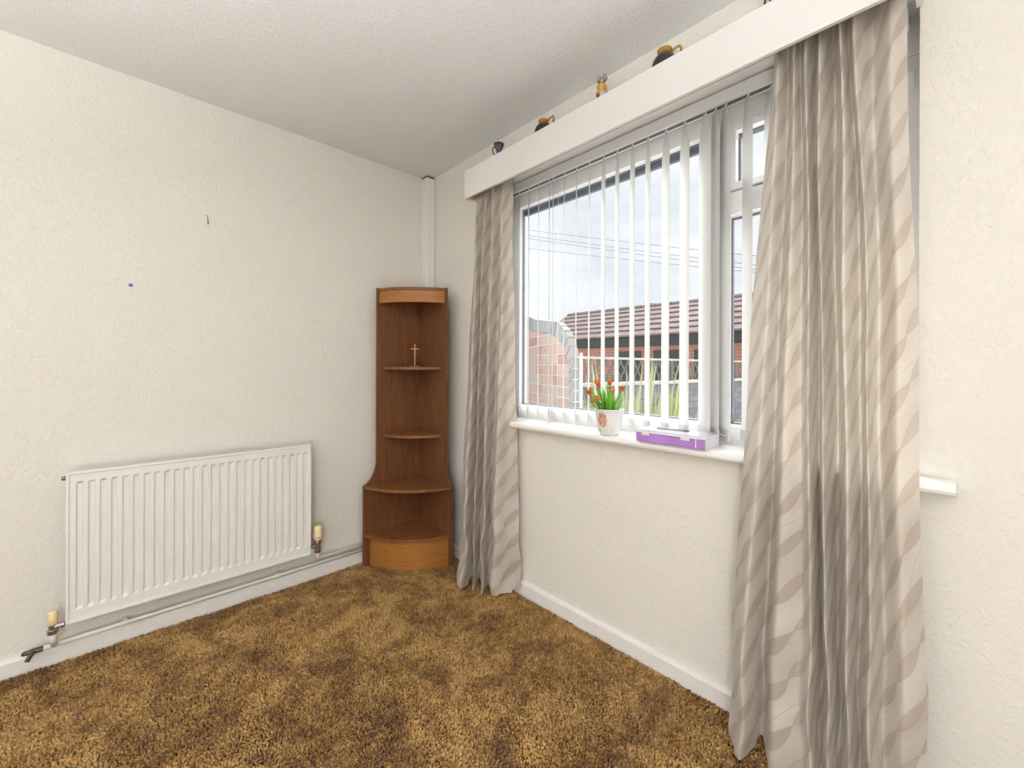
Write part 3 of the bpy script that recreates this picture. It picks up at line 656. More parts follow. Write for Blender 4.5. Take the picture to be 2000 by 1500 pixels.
def figurine(x, y):
    skin = simple('porcelain_skin', (0.66, 0.40, 0.30), 0.35); yel = simple('mustard_bodice', (0.58, 0.36, 0.09), 0.4); skirt = simple('cream_skirt_glaze', (0.66, 0.60, 0.50), 0.35)
    hat = simple('grey_straw_hat', (0.42, 0.44, 0.47), 0.5, var=0.25, scale=120); hair = simple('brown_hair_glaze', (0.13, 0.06, 0.03), 0.4); bas = simple('brown_basket_glaze', (0.26, 0.10, 0.04), 0.5, var=0.4, scale=120)
    o = empty('lady_figurine', (x, y, PZ1), 'little lady figurine in grey hat and mustard top between the two round jugs', 'figurine', rz=R(225))
    # local +X faces the room
    lathe('skirt', [(0.0, 0.0), (0.026, 0.0), (0.027, 0.004), (0.021, 0.035), (0.014, 0.062), (0.0095, 0.078), (0.0, 0.080)], skirt, o, 28, ripple=lambda a, h: 0.06 * math.sin(a * 9) * max(0, 1 - h / 0.07))
    lathe('bodice', [(0.0095, 0.074), (0.0115, 0.084), (0.0130, 0.096), (0.0125, 0.103), (0.006, 0.109), (0.004, 0.111)], yel, o, 20, ripple=lambda a, h: 0.12 * abs(math.sin(a)))
    bm = bmesh.new()
    bmesh.ops.create_uvsphere(bm, u_segments=20, v_segments=14, radius=0.0095, matrix=Matrix.Translation((0, 0, 0.1235)) @ Matrix.Diagonal((0.92, 0.85, 1.1, 1)))
    add_tube(bm, [(0, 0, 0.108), (0, 0, 0.116)], 0.0042, 10)
    add_tube(bm, [(0.0085, 0, 0.1248), (0.0108, 0, 0.1222)], [0.0010, 0.0016], 6)
    for s in (-1, 1): bmesh.ops.create_uvsphere(bm, u_segments=8, v_segments=6, radius=0.0018, matrix=Matrix.Translation((0, 0.0082 * s, 0.1235)))
    from_bm('head', bm, skin, o, True)
    bm = bmesh.new()
    for s in (-1, 1): bmesh.ops.create_uvsphere(bm, u_segments=8, v_segments=6, radius=0.0011, matrix=Matrix.Translation((0.0080, 0.0032 * s, 0.1256)))
    add_tube(bm, [(0.0080, -0.0022, 0.1188), (0.0086, 0, 0.1184), (0.0080, 0.0022, 0.1188)], 0.0006, 6)
    from_bm('face_paint', bm, hair, o)
    bm = bmesh.new(); bmesh.ops.create_uvsphere(bm, u_segments=18, v_segments=12, radius=0.0102, matrix=Matrix.Translation((-0.0022, 0, 0.1250)) @ Matrix.Diagonal((0.95, 1.0, 1.08, 1)))
    from_bm('hair', bm, hair, o, True)
    tilt = Matrix.Rotation(R(-22), 3, 'Y')
    lathe('hat', [(0.0, 0.010), (0.007, 0.0095), (0.0095, 0.004), (0.0100, 0.0), (0.0205, -0.001), (0.0215, -0.0022), (0.0095, -0.0018), (0.0, -0.001)], hat, o, 28, (-0.0035, 0, 0.1305), tilt, ripple=lambda a, h: 0.06 * math.sin(a * 5) if h < 0 else 0)
    for s in (-1, 1):
        bm = bmesh.new(); add_tube(bm, [(0.0, 0.010 * s, 0.103), (0.0, 0.0155 * s, 0.096), (0.002, 0.0175 * s, 0.084)], [0.0052, 0.0058, 0.0042], 10); from_bm('sleeve', bm, yel, o, True)
        bm = bmesh.new(); add_tube(bm, [(0.002, 0.0172 * s, 0.086), (0.006, 0.0182 * s, 0.075), (0.010, 0.0180 * s, 0.068)], [0.0032, 0.0028, 0.0024], 10)
        for q in range(4): add_tube(bm, [(0.0098, 0.0180 * s + (q - 1.5) * 0.0013, 0.0685), (0.0118, 0.0180 * s + (q - 1.5) * 0.0014, 0.0660), (0.0122, 0.0180 * s + (q - 1.5) * 0.0014, 0.0635 + 0.0004 * abs(q - 1.5))], 0.0007, 6)
        add_tube(bm, [(0.0085, 0.0180 * s - 0.0022 * s, 0.0700), (0.0105, 0.0152 * s, 0.0672)], 0.0008, 6)
        from_bm('arm', bm, skin, o, True)
        bm = bmesh.new(); add_lathe(bm, [(0.0, 0.0), (0.0055, 0.0), (0.0078, 0.010), (0.0068, 0.010), (0.0, 0.004)], 16, (0.0125, 0.0185 * s, 0.046)); add_tube(bm, [(0.0125, 0.0185 * s - 0.007, 0.056), (0.0125, 0.0185 * s - 0.005, 0.063), (0.0125, 0.0185 * s, 0.0655), (0.0125, 0.0185 * s + 0.005, 0.063), (0.0125, 0.0185 * s + 0.007, 0.056)], 0.0008, 6)
        from_bm('basket', bm, bas, o, True)
figurine(-0.08, -1.432)
fluted(-0.085, -2.052, 'dark fluted jug at the pelmet right end, cut by the frame top', R(60))

# ------------------------------------------------------------------ plant pot on the sill
POT = (-0.026, -1.436, 0.877)
pot = empty('potted_flowers', POT, 'red artificial tulips in a white pot with printed roses on the sill', 'potted plant')
M_POT = NB('white_glazed_pot', 0.2, (0.84, 0.835, 0.83), 0.5)
def pot_mat():
    b = M_POT; tcn = b.n('ShaderNodeTexCoord'); sp = b.n('ShaderNodeSeparateXYZ'); b.l(tcn.outputs['Object'], sp.inputs[0])
    # rose print: facing the room on the left side of the pot
    a0 = R(182); tgt = (0.053 * math.cos(a0), 0.053 * math.sin(a0), 0.064)
    d = None
    for i, s in ((0, 1.0), (1, 1.0), (2, 0.75)):
        q = b.math('POWER', b.math('MULTIPLY', b.math('SUBTRACT', sp.outputs[i], tgt[i]), s), 2.0); d = q if d is None else b.math('ADD', d, q)
    d = b.math('SQRT', d)
    n_ = b.noise(b.coords(), 150, 3, 0.6)
    dd = b.math('ADD', d, b.math('MULTIPLY', b.math('SUBTRACT', n_, 0.5), 0.022))
    mask = b.ramp(dd, [(0.021, (1, 1, 1)), (0.024, (0, 0, 0))])
    n2 = b.noise(b.coords(), 120, 2)
    c = b.ramp(n2, [(0.36, (0.10, 0.20, 0.05)), (0.46, (0.62, 0.25, 0.22)), (0.58, (0.75, 0.50, 0.42)), (0.70, (0.42, 0.09, 0.08))])
    b.color(b.mix(mask, (0.84, 0.835, 0.83), c)); return b.m
pot_mat()
lathe('pot', [(0.0, 0.0), (0.037, 0.0), (0.0385, 0.004), (0.0450, 0.018), (0.0515, 0.045), (0.0565, 0.080), (0.0595, 0.101), (0.0625, 0.104), (0.0628, 0.1065), (0.060, 0.107), (0.0565, 0.104), (0.053, 0.080), (0.050, 0.085)], M_POT.m, pot, 48)
lathe('soil', [(0.0, 0.088), (0.050, 0.086), (0.0515, 0.084), (0.0, 0.080)], simple('dark_pot_filling', (0.05, 0.07, 0.03), 0.9), pot, 24)
bm = bmesh.new()    # raised petal arches around the lower half
for k in range(10):
    a0 = 2 * math.pi * k / 10
    pts = []
    for i in range(9):
        t = i / 8; aa = a0 + (t - 0.5) * 0.55; z = 0.012 + 0.043 * math.sin(math.pi * t) ** 0.7; r = float(np.interp(z, [0.004, 0.018, 0.045, 0.08], [0.0385, 0.0450, 0.0515, 0.0565]))
        pts.append((r * math.cos(aa), r * math.sin(aa), z))
    add_tube(bm, pts, 0.0014, 6)
from_bm('raised_arches', bm, M_POT.m, pot, True)
def leaf_blade(bm, p0, dirv, length, width, droop, n=9, fold=0.3):
    d = Vector(dirv).normalized(); side = d.cross(Vector((0, 0, 1)))
    if side.length < 1e-3: side = Vector((1, 0, 0))
    side.normalize(); p = Vector(p0); rows = []
    hor = Vector((d.x, d.y, 0)); hor = hor.normalized() if hor.length > 1e-4 else Vector((1, 0, 0))
    for i in range(n + 1):
        t = i / n; wv = width * (0.55 + 0.45 * math.sin(math.pi * min(1, t * 1.25))) * (1 - t ** 3) + width * 0.02
        nrm = side.cross(d).normalized()
        rows.append((bm.verts.new(p - side * wv / 2), bm.verts.new(p - nrm * wv * fold * 0.5), bm.verts.new(p + side * wv / 2)))
        d = (d + (hor * 0.6 - Vector((0, 0, 1))) * droop * (0.3 + t) / n).normalized(); p = p + d * length / n
    for a, b in zip(rows, rows[1:]):
        bm.faces.new((a[0], a[1], b[1], b[0])); bm.faces.new((a[1], a[2], b[2], b[1]))
def leaf_mat(name, lo, hi, tr):
    b = NB(name, 0.4, hi, 0.4); oi = b.n('ShaderNodeObjectInfo'); v = b.coords('Object', (1, 1, 0.15)); f = b.noise(v, 60, 3)
    t = b.math('MULTIPLY_ADD', oi.outputs['Random'], 0.6, b.math('MULTIPLY', f, 0.5))
    c = b.ramp(t, [(0.2, lo), (0.85, hi)]); b.color(c); b.translucent(0.25, tr); return b.m
M_LEAF = leaf_mat('bright_plastic_leaf', (0.04, 0.20, 0.012), (0.22, 0.52, 0.06), (0.25, 0.60, 0.08))
for k in range(70):
    a = random.uniform(0, 6.283) if k % 3 else R(137) + random.uniform(-1.0, 1.0); r0 = random.uniform(0.003, 0.038); tilt = (r0 / 0.038) * random.uniform(0.30, 0.80) * (0.55 if abs(math.sin(a - R(-12))) < 0.5 and math.cos(a - R(-12)) > 0 else 1.0) + 0.03
    bm = bmesh.new(); L = random.uniform(0.085, 0.150) * (0.75 if -2.0 < 0 and math.cos(a) > 0.3 else 1.0)
    leaf_blade(bm, (0, 0, 0), (math.cos(a) * math.sin(tilt), math.sin(a) * math.sin(tilt), math.cos(tilt)), L, random.uniform(0.0075, 0.0115), random.uniform(0.1, 0.75), 8)
    o = from_bm('leaf', bm, M_LEAF, pot, True); o.location = (r0 * math.cos(a), r0 * math.sin(a), 0.086)
M_TULIP = simple('red_orange_petal', (0.62, 0.07, 0.012), 0.45, var=0.35, scale=70)
M_TULIP2 = simple('orange_petal', (0.72, 0.17, 0.02), 0.45, var=0.3, scale=70)
# screen right runs along (0.73,-0.68); offsets: (right, towards room, height)
for (r_, t_, h_, m_) in ((-0.054, 0.004, 0.216, M_TULIP2), (-0.047, 0.012, 0.206, M_TULIP), (-0.086, 0.012, 0.174, M_TULIP), (-0.056, 0.034, 0.150, M_TULIP2), (0.002, 0.0, 0.212, M_TULIP), (0.008, 0.024, 0.184, M_TULIP2), (0.052, 0.008, 0.188, M_TULIP), (-0.074, -0.004, 0.182, M_TULIP2), (-0.076, 0.024, 0.142, M_TULIP2)):
    p = Vector((0.728, -0.6855, 0)) * r_ + Vector((-0.6855, -0.728, 0)) * t_ + Vector((0, 0, h_))
    root = Vector((p.x * 0.4, p.y * 0.4, 0.085))
    st = tube('flower_stem', [root, root.lerp(p, 0.5) + Vector((0, 0, 0.008)), p - Vector((0, 0, 0.004))], 0.0016, M_LEAF, pot, 6)
    bm = bmesh.new()
    ax = (p - root).normalized().to_track_quat('Z', 'Y').to_matrix()
    for q in range(6):
        aq = q * math.pi / 3 + random.random() * 0.3; rr = 0.0062 if q % 2 else 0.0070
        rows = []
        for i in range(6):
            t = i / 5; w_ = 0.0066 * math.sin(math.pi * (0.12 + 0.84 * t)) ; rad_ = rr * (0.35 + 1.0 * math.sin(math.pi * (0.15 + 0.62 * t)))
            row = []
            for s in (-1, 0, 1):
                ang = aq + s * w_ / max(rr, 1e-4) * 0.62
                row.append(bm.verts.new(p + ax @ Vector((rad_ * math.cos(ang), rad_ * math.sin(ang), -0.009 + 0.0220 * t))))
            rows.append(row)
        for A, Bv in zip(rows, rows[1:]):
            for s in (0, 1): bm.faces.new((A[s], A[s + 1], Bv[s + 1], Bv[s]))
    from_bm('tulip_head', bm, m_, st, True)

# ------------------------------------------------------------------ purple craft box on the sill
bx0, bx1, by0, by1 = -0.078, 0.038, -1.852, -1.588
cb = empty('storage_case', ((bx0 + bx1) / 2, (by0 + by1) / 2, 0.8775), 'flat lilac plastic case with clear lid lying on the sill', 'box')
hx, hy = (bx1 - bx0) / 2, (by1 - by0) / 2
bm = bmesh.new()
t = 0.0025; zb = 0.032
add_box(bm, (-hx + .002, -hy + .002, 0.0), (hx - .002, hy - .002, 0.003), 0.001, 1)
for lo, hi in (((-hx + .002, -hy + .002, .003), (-hx + .002 + t, hy - .002, zb)), ((hx - .002 - t, -hy + .002, .003), (hx - .002, hy - .002, zb)), ((-hx + .002 + t, -hy + .002, .003), (hx - .002 - t, -hy + .002 + t, zb)), ((-hx + .002 + t, hy - .002 - t, .003), (hx - .002 - t, hy - .002, zb))):
    add_box(bm, lo, hi, 0.0008, 1)
from_bm('tray', bm, M_PURPLE, cb)
bm = bmesh.new()
for yy in (-0.07, -0.005, 0.06): add_box(bm, (-hx + .005, yy, 0.003), (hx - .005, yy + .002, 0.029), 0.0)
from_bm('divider', bm, M_LILAC, cb)
box('end_wall', (-hx + 0.001, -hy - 0.0005, 0.0), (hx - 0.001, -hy + 0.0018, 0.033), M_LILAC, cb, 0.001, 1)
bm = bmesh.new(); add_box(bm, (-hx - .001, -hy - .001, 0.0415), (hx + .001, hy + .001, 0.0445), 0.001, 1); from_bm('clear_lid', bm, M_LID, cb)
bm = bmesh.new()
for lo, hi in (((-hx - .001, -hy - .001, .033), (-hx + .0015, hy + .001, .0418)), ((hx - .0015, -hy - .001, .033), (hx + .001, hy + .001, .0418)), ((-hx + .0015, -hy - .001, .033), (hx - .0015, -hy + .0015, .0418)), ((-hx + .0015, hy - .0015, .033), (hx - .0015, hy + .001, .0418))):
    add_box(bm, lo, hi, 0.0006, 1)
from_bm('lid_rim', bm, M_LILAC, cb)
for yy in (-0.062, 0.088):
    bm = bmesh.new(); add_box(bm, (-hx - .0045, yy - 0.016, 0.024), (-hx - .001, yy + 0.016, 0.040), 0.001, 1)
    for q in range(5): add_box(bm, (-hx - .006, yy - 0.012 + q * 0.006, 0.027), (-hx - .0045, yy - 0.0095 + q * 0.006, 0.034), 0.0004, 1)
    from_bm('latch', bm, M_LILAC, cb)
bm = bmesh.new(); add_box(bm, (-hx - .0015, -0.1005, 0.002), (-hx + .0018, -0.0965, 0.033), 0.0008, 1); from_bm('front_rib', bm, M_LILAC, cb)
pen = empty('craft_tool', ((bx0 + bx1) / 2 + 0.008, (by0 + by1) / 2 + 0.02, 0.8775 + 0.0446), 'thin grey craft tool lying on the clear lid', 'tool', rz=R(5))
bm = bmesh.new(); add_tube(bm, [(0, 0.055, 0.003), (0, -0.052, 0.003)], 0.0026, 8); from_bm('shaft', bm, M_STICK, pen, True)
bm = bmesh.new(); add_tube(bm, [(0, -0.050, 0.003), (0, -0.062, 0.003), (0, -0.066, 0.0035)], [0.003, 0.0028, 0.0015], 8); from_bm('tip', bm, M_GASKET, pen, True)

# ------------------------------------------------------------------ little fixings on the left wall
hk = empty('picture_hook', (-1.212, -0.0005, 1.845), 'tiny brown picture hook nailed high on the left wall', 'hook')
bm = bmesh.new(); add_box(bm, (-0.003, -0.002, -0.018), (0.003, 0.0, 0.004), 0.0006, 1); add_tube(bm, [(0.0, -0.001, -0.017), (0.001, -0.008, -0.019), (0.001, -0.010, -0.012)], 0.0018, 8); from_bm('hook_plate', bm, M_BRASS, hk)
bm = bmesh.new(); add_tube(bm, [(-0.001, 0.0, 0.002), (-0.005, -0.010, 0.018)], 0.0012, 8); add_box(bm, (-0.008, -0.012, 0.0165), (-0.002, -0.009, 0.0195), 0.0006, 1); from_bm('nail', bm, M_BRASS, hk)
o = lathe('wall_plug', [(0.0, 0.0), (0.0062, 0.0), (0.0070, 0.002), (0.0062, 0.0055), (0.0034, 0.007), (0.0028, 0.004), (0.0, 0.003)], simple('blue_wall_plug_plastic', (0.08, 0.22, 0.47), 0.5), None, 14, (0, 0, 0), Matrix.Rotation(R(90), 3, 'X'))
o.location = (-1.482, -0.0005, 1.502); tag(o, 'blue plastic wall plug in the left wall above the radiator', 'wall plug')

# ------------------------------------------------------------------ unseen globe added as fill light behind the viewpoint
pd = empty('fill_globe', (-2.45, -3.0, 0.0), 'white globe on a short stand, added as unseen fill light behind the viewpoint', 'lamp')
lathe('foot', [(0.0, 0.0), (0.12, 0.0), (0.12, 0.015), (0.02, 0.03), (0.0, 0.03)], M_UPVC, pd)
tube('stem', [(0, 0, 0.02), (0, 0, 0.30)], 0.012, M_UPVC, pd, 12)
eb = NB('fill_globe_glow'); em = eb.n('ShaderNodeEmission', Strength=FILL_GLOBE_STRENGTH); em.inputs[0].default_value = (1.0, 0.99, 0.985, 1); eb.l(em.outputs[0], eb.out.inputs[0])
lathe('globe_shade', [(0.03, 0.285)] + [(0.14 * math.sin(a), 0.42 - 0.14 * math.cos(a)) for a in np.linspace(0.25, math.pi, 22)], eb.m, pd, 32)
lathe('shade_collar', [(0.012, 0.270), (0.034, 0.272), (0.034, 0.292), (0.0, 0.294)], M_UPVC, pd)

# two unseen uplighters added behind the viewpoint to brighten ceiling and walls
ub = NB('fill_bulb_glow'); um = ub.n('ShaderNodeEmission', Strength=FILL_UPLIGHT_STRENGTH); um.inputs[0].default_value = (1.0, 0.99, 0.975, 1); ub.l(um.outputs[0], ub.out.inputs[0])
for (lx, ly, lab) in ((-2.95, -2.0, 'tall white uplighter added as unseen fill light left of the viewpoint'), (-2.2, -3.15, 'tall white uplighter added as unseen fill light directly behind the viewpoint')):
    ul = empty('fill_uplighter', (lx, ly, 0.0), lab, 'lamp', 'added fill uplighters')
    lathe('foot', [(0.0, 0.0), (0.14, 0.0), (0.14, 0.012), (0.02, 0.022), (0.0, 0.022)], M_UPVC, ul)
    tube('stem', [(0, 0, 0.02), (0, 0, 1.14)], 0.011, M_UPVC, ul, 12)
    lathe('bowl', [(0.0, 1.135), (0.03, 1.137), (0.10, 1.175), (0.160, 1.255), (0.155, 1.257), (0.096, 1.181), (0.03, 1.145), (0.0, 1.143)], M_UPVC, ul, 40)
    lathe('bulb', [(0.0, 1.146)] + [(0.03 * math.sin(a), 1.176 - 0.03 * math.cos(a)) for a in np.linspace(0.15, math.pi - 0.15, 14)] + [(0.0, 1.206)], ub.m, ul, 24)

# ------------------------------------------------------------------ outside
GZ = -0.45
gm = NB('pale_bounce_ground', 0.85, (0.72, 0.71, 0.70), 0.2); gm.color(gm.ramp(gm.noise(gm.coords(), 3.0, 5), [(0.3, (0.72, 0.71, 0.70)), (0.7, (0.80, 0.795, 0.79))]))  # unseen ground, made pale to bounce daylight up through the window
o = box('ground', (0.2, -40, GZ - 0.1), (60, 40, GZ), gm.m, None, 0); o['kind'] = 'structure'
o = box('wall_outer', (0.2005, -8.0, GZ), (0.26, WY0, 2.9), simple('house_outer_brick', (0.30, 0.16, 0.11), 0.9), None, 0); o['kind'] = 'structure'
def brick_mat(name, cols, rough=0.85):
    b = NB(name, rough, cols[0], 0.2); oi = b.n('ShaderNodeObjectInfo'); f = b.noise(b.coords('Object'), 22, 4, 0.6)
    t = b.math('MULTIPLY_ADD', oi.outputs['Random'], 0.72, b.math('MULTIPLY', f, 0.28)); n = len(cols)
    b.color(b.ramp(t, [(0.12 + 0.76 * k / (n - 1), c) for k, c in enumerate(cols)])); b.bump(f, 0.4, 0.004); return b.m
M_BRICK = brick_mat('weathered_red_brick', [(0.34, 0.205, 0.175), (0.43, 0.30, 0.27), (0.39, 0.33, 0.315), (0.47, 0.345, 0.305), (0.37, 0.19, 0.155)])
M_BLUE = brick_mat('blue_engineering_brick', [(0.20, 0.215, 0.24), (0.26, 0.275, 0.30), (0.31, 0.32, 0.34), (0.29, 0.27, 0.27)])
M_MORTAR = simple('pale_lime_mortar', (0.70, 0.63, 0.57), 0.9, 0.1, var=0.12)
M_WMORTAR = simple('white_mortar', (0.74, 0.74, 0.74), 0.9, 0.1, var=0.05)
# swept garden wall
K = 3.0 / 3.6
WO = Vector((CAM.x + (1.315 - CAM.x) * K, CAM.y + (-0.166 - CAM.y) * K, 0)); Dv = Vector((0.443, 0.8965, 0)).normalized(); Nv = Vector((Dv.y, -Dv.x, 0))   # Nv faces away to the garden side (+x)
gw = empty('garden_wall', (WO.x, WO.y, GZ), 'red brick garden wall with swept down blue brick coping outside the window', 'garden wall')
gw.rotation_euler = (0, 0, math.atan2(Dv.y, Dv.x))
zc = lambda z: CAM.z + (z - CAM.z) * K - GZ
inner = [(-0.034 * K, zc(0.4)), (-0.034 * K, zc(0.82)), (-0.011 * K, zc(1.187)), (0.021 * K, zc(1.254)), (0.095 * K, zc(1.332)), (0.184 * K, zc(1.396)), (0.30 * K, zc(1.45)), (0.487 * K, zc(1.488)), (0.841 * K, zc(1.536)), (1.389 * K, zc(1.593)), (2.2 * K, zc(1.72))]
outer = [(-0.105 * K, zc(0.4)), (-0.105 * K, zc(0.82)), (-0.085 * K, zc(1.272)), (-0.062 * K, zc(1.316)), (-0.020 * K, zc(1.392)), (0.045 * K, zc(1.464)), (0.215 * K, zc(1.565)), (0.488 * K, zc(1.602)), (0.812 * K, zc(1.651)), (1.391 * K, zc(1.785)), (2.25 * K, zc(1.99))]
ins = [(s, z) for s, z in inner[1:]]
def smin(zz):
    if zz <= ins[0][1]: return ins[0][0]
    for (a, za), (b_, zb_) in zip(ins, ins[1:]):
        if zz <= zb_: return a + (b_ - a) * (zz - za) / (zb_ - za)
    return 9.0
def ztop(s):
    if s <= ins[0][0]: return ins[0][1]
    for (a, za), (b_, zb_) in zip(ins, ins[1:]):
        if s <= b_: return za + (zb_ - za) * (s - a) / (b_ - a)
    return ins[-1][1]
# local frame: x along wall, y: +y is to the left of the direction = towards the house side (-Nv)
BH, BL, MJ = 0.0815, 0.222, 0.010
bm = bmesh.new()
poly = [(s, z) for s, z in inner] + [(2.2 * K, 0.0), (-0.034 * K, 0.0)]
poly[0] = (inner[0][0], inner[0][1])
add_prism(bm, [(s, z) for s, z in poly], 1, -0.018, 0.016); from_bm('mortar_bed', bm, M_MORTAR, gw)
half = bpy.data.meshes.new('brick'); 
def brick_piece(pts, th0, th1, mat, parent, bev=0.003):
    bm = bmesh.new(); add_prism(bm, pts, 1, th0, th1); bmesh.ops.bevel(bm, geom=list(bm.edges), offset=bev, segments=1, affect='EDGES'); return from_bm('brick', bm, mat, parent)
shared = {}
s_right = -0.034 * K
row = 0; z = 0.0
while z < zc(1.7):
    s = s_right + (0.0 if row % 2 == 0 else -BL / 2 - MJ / 2); k = 0
    lens = []
    while s < 1.9:
        Lb = BL if (row % 2 == 0) == (k % 2 == 0) else BL / 2 - MJ / 2
        s0, s1 = max(s, smin(z + 0.006) + 0.004), s + Lb
        if s1 - s0 > 0.02 and z > 0.75:
            tp = [min(z + BH - MJ, ztop(s0 + (s1 - s0) * i / 4) - 0.006) for i in range(5)]
            tp = [max(q, z + 0.002) for q in tp]
            if max(tp) - z > 0.018:
                full = min(tp) > z + BH - MJ - 1e-5
                key = (round(s1 - s0, 3),) if full else None
                dy = random.uniform(-0.002, 0.002)
                if key and key in shared:
                    o = bpy.data.objects.new('brick', shared[key]); COL.objects.link(o); o.parent = gw
                else:
                    pts = [(0, 0), (s1 - s0, 0)] + ([(s1 - s0, BH - MJ), (0, BH - MJ)] if full else [((s1 - s0) * i / 4, tp[i] - z) for i in (4, 3, 2, 1, 0)])
                    o = brick_piece(pts, 0.0, 0.024, M_BRICK, gw)
                    if key: shared[key] = o.data
                o.location = (s0, dy, z)
        s += Lb + MJ; k += 1
    z += BH; row += 1
# coping bricks between the two curves
def resample(c, n):
    c = np.array(c); d = np.concatenate([[0], np.cumsum(np.linalg.norm(np.diff(c, axis=0), axis=1))]); t = np.linspace(0, d[-1], n)
    return np.stack([np.interp(t, d, c[:, 0]), np.interp(t, d, c[:, 1])], 1)
Lo = sum(math.dist(a, b_) for a, b_ in zip(outer, outer[1:])); nb = int(Lo / 0.078)
O_, I_ = resample(outer, nb + 1), resample(inner, nb + 1)
bm = bmesh.new(); add_prism(bm, [tuple(p * 0.90 + q * 0.10) for p, q in zip(O_, I_)] + [tuple(p) for p in I_[::-1]], 1, -0.018, 0.026); from_bm('coping_mortar', bm, M_WMORTAR, gw)
for k in range(nb):
    g = 0.06
    a, b_ = O_[k] * (1 - g) + O_[k + 1] * g, O_[k] * g + O_[k + 1] * (1 - g); c, d = I_[k] * g + I_[k + 1] * (1 - g), I_[k] * (1 - g) + I_[k + 1] * g
    cen = (a + b_ + c + d) / 4
    o = brick_piece([tuple(p - cen) for p in (a, b_, c, d)], -0.022, 0.034, M_BLUE, gw, 0.004); o.location = (cen[0], 0, cen[1]); o.name = 'coping_brick'
# white post beside the wall end
pp = Vector((CAM.x + (1.369 - CAM.x) * K, CAM.y + (-0.217 - CAM.y) * K, GZ))
o = empty('garden_post', pp + Vector((0.018, 0.008, 0)), 'white post standing at the swept end of the brick garden wall', 'post')
bm = bmesh.new(); add_box(bm, (-0.009, -0.009, 0), (0.009, 0.009, 1.245 - GZ), 0.002, 1); from_bm('shaft', bm, M_UPVC, o)
bm = bmesh.new(); add_lathe(bm, [(0.0145, 0.0), (0.0145, 0.006), (0.004, 0.016), (0.0, 0.016)], 4, (0, 0, 1.245 - GZ)); from_bm('post_cap', bm, M_UPVC, o)
# low blue brick wall with coping, trellis above it (runs away from the house)
FA, FB = Vector((1.45, -0.0655, 0)), Vector((6.4, -0.46, 0)); fd = (FB - FA).normalized(); flen = (FB - FA).length; frot = math.atan2(fd.y, fd.x)
lw = empty('boundary_wall', (FA.x, FA.y, GZ), 'low dark grey brick boundary wall under the garden trellis', 'garden wall', rz=frot)
bm = bmesh.new(); add_box(bm, (0, 0.006, 0), (flen, 0.10, 0.97 - GZ), 0.0); from_bm('mortar_bed', bm, simple('grey_mortar', (0.36, 0.36, 0.37), 0.9, 0.1), lw)
M_GREYB = brick_mat('dark_grey_brick', [(0.17, 0.175, 0.19), (0.21, 0.215, 0.235), (0.26, 0.26, 0.28)])
bm = bmesh.new(); add_box(bm, (0, 0, 0), (0.215, 0.012, 0.065), 0.002, 1); bmg = bpy.data.meshes.new('brick'); bm.to_mesh(bmg); bm.free(); bmg.materials.append(M_GREYB)
for r_ in range(9, 19):
    for k in range(22):
        xx = k * 0.225 + (0.1125 if r_ % 2 else 0)
        if xx + 0.215 > flen: continue
        o = bpy.data.objects.new('brick', bmg); COL.objects.link(o); o.parent = lw; o.location = (xx, -0.004, r_ * 0.075)
M_PALEW = simple('weathered_white_timber', (0.50, 0.50, 0.48), 0.8, 0.1, var=0.15)
M_GREYW = simple('weathered_grey_timber', (0.17, 0.165, 0.15), 0.85, 0.1, var=0.2)
for k in range(11):
    o = box('coping_slab', (k * 0.45, -0.03, 0.972 - GZ), (k * 0.45 + 0.444, 0.12, 1.005 - GZ), M_PALEW, lw, 0.003, 1)
tr_ = empty('trellis_fence', (FA.x, FA.y, 1.006), 'grey lattice trellis with pale top rail standing on the dark boundary wall', 'fence', rz=frot)
box('top_rail', (0, 0.02, 0.228), (flen, 0.07, 0.250), M_PALEW, tr_, 0.002, 1)
for k in range(4):
    x = 0.02 + k * (flen - 0.06) / 3; box('fence_post', (x, 0.015, 0.0), (x + 0.05, 0.075, 0.226), M_GREYW, tr_, 0.002, 1)
nl = int(flen / 0.115); shl = {}
for k in range(nl - 1):
    for s in (-1, 1):
        bm = None
        if s not in shl:
            ang = math.atan2(0.222, 0.16) * s; Ld = math.hypot(0.222, 0.16)
            bm = bmesh.new(); add_box(bm, (-Ld / 2, -0.004, -0.008), (Ld / 2, 0.004, 0.008), 0.001, 1, Matrix.Rotation(-ang, 4, 'Y'))
            mm = bpy.data.meshes.new('lattice_slat'); bm.to_mesh(mm); bm.free(); mm.materials.append(M_GREYW); shl[s] = mm
        o = bpy.data.objects.new('lattice_slat', shl[s]); COL.objects.link(o); o.parent = tr_; o.location = (0.12 + k * 0.115, 0.04 + 0.005 * s, 0.114)
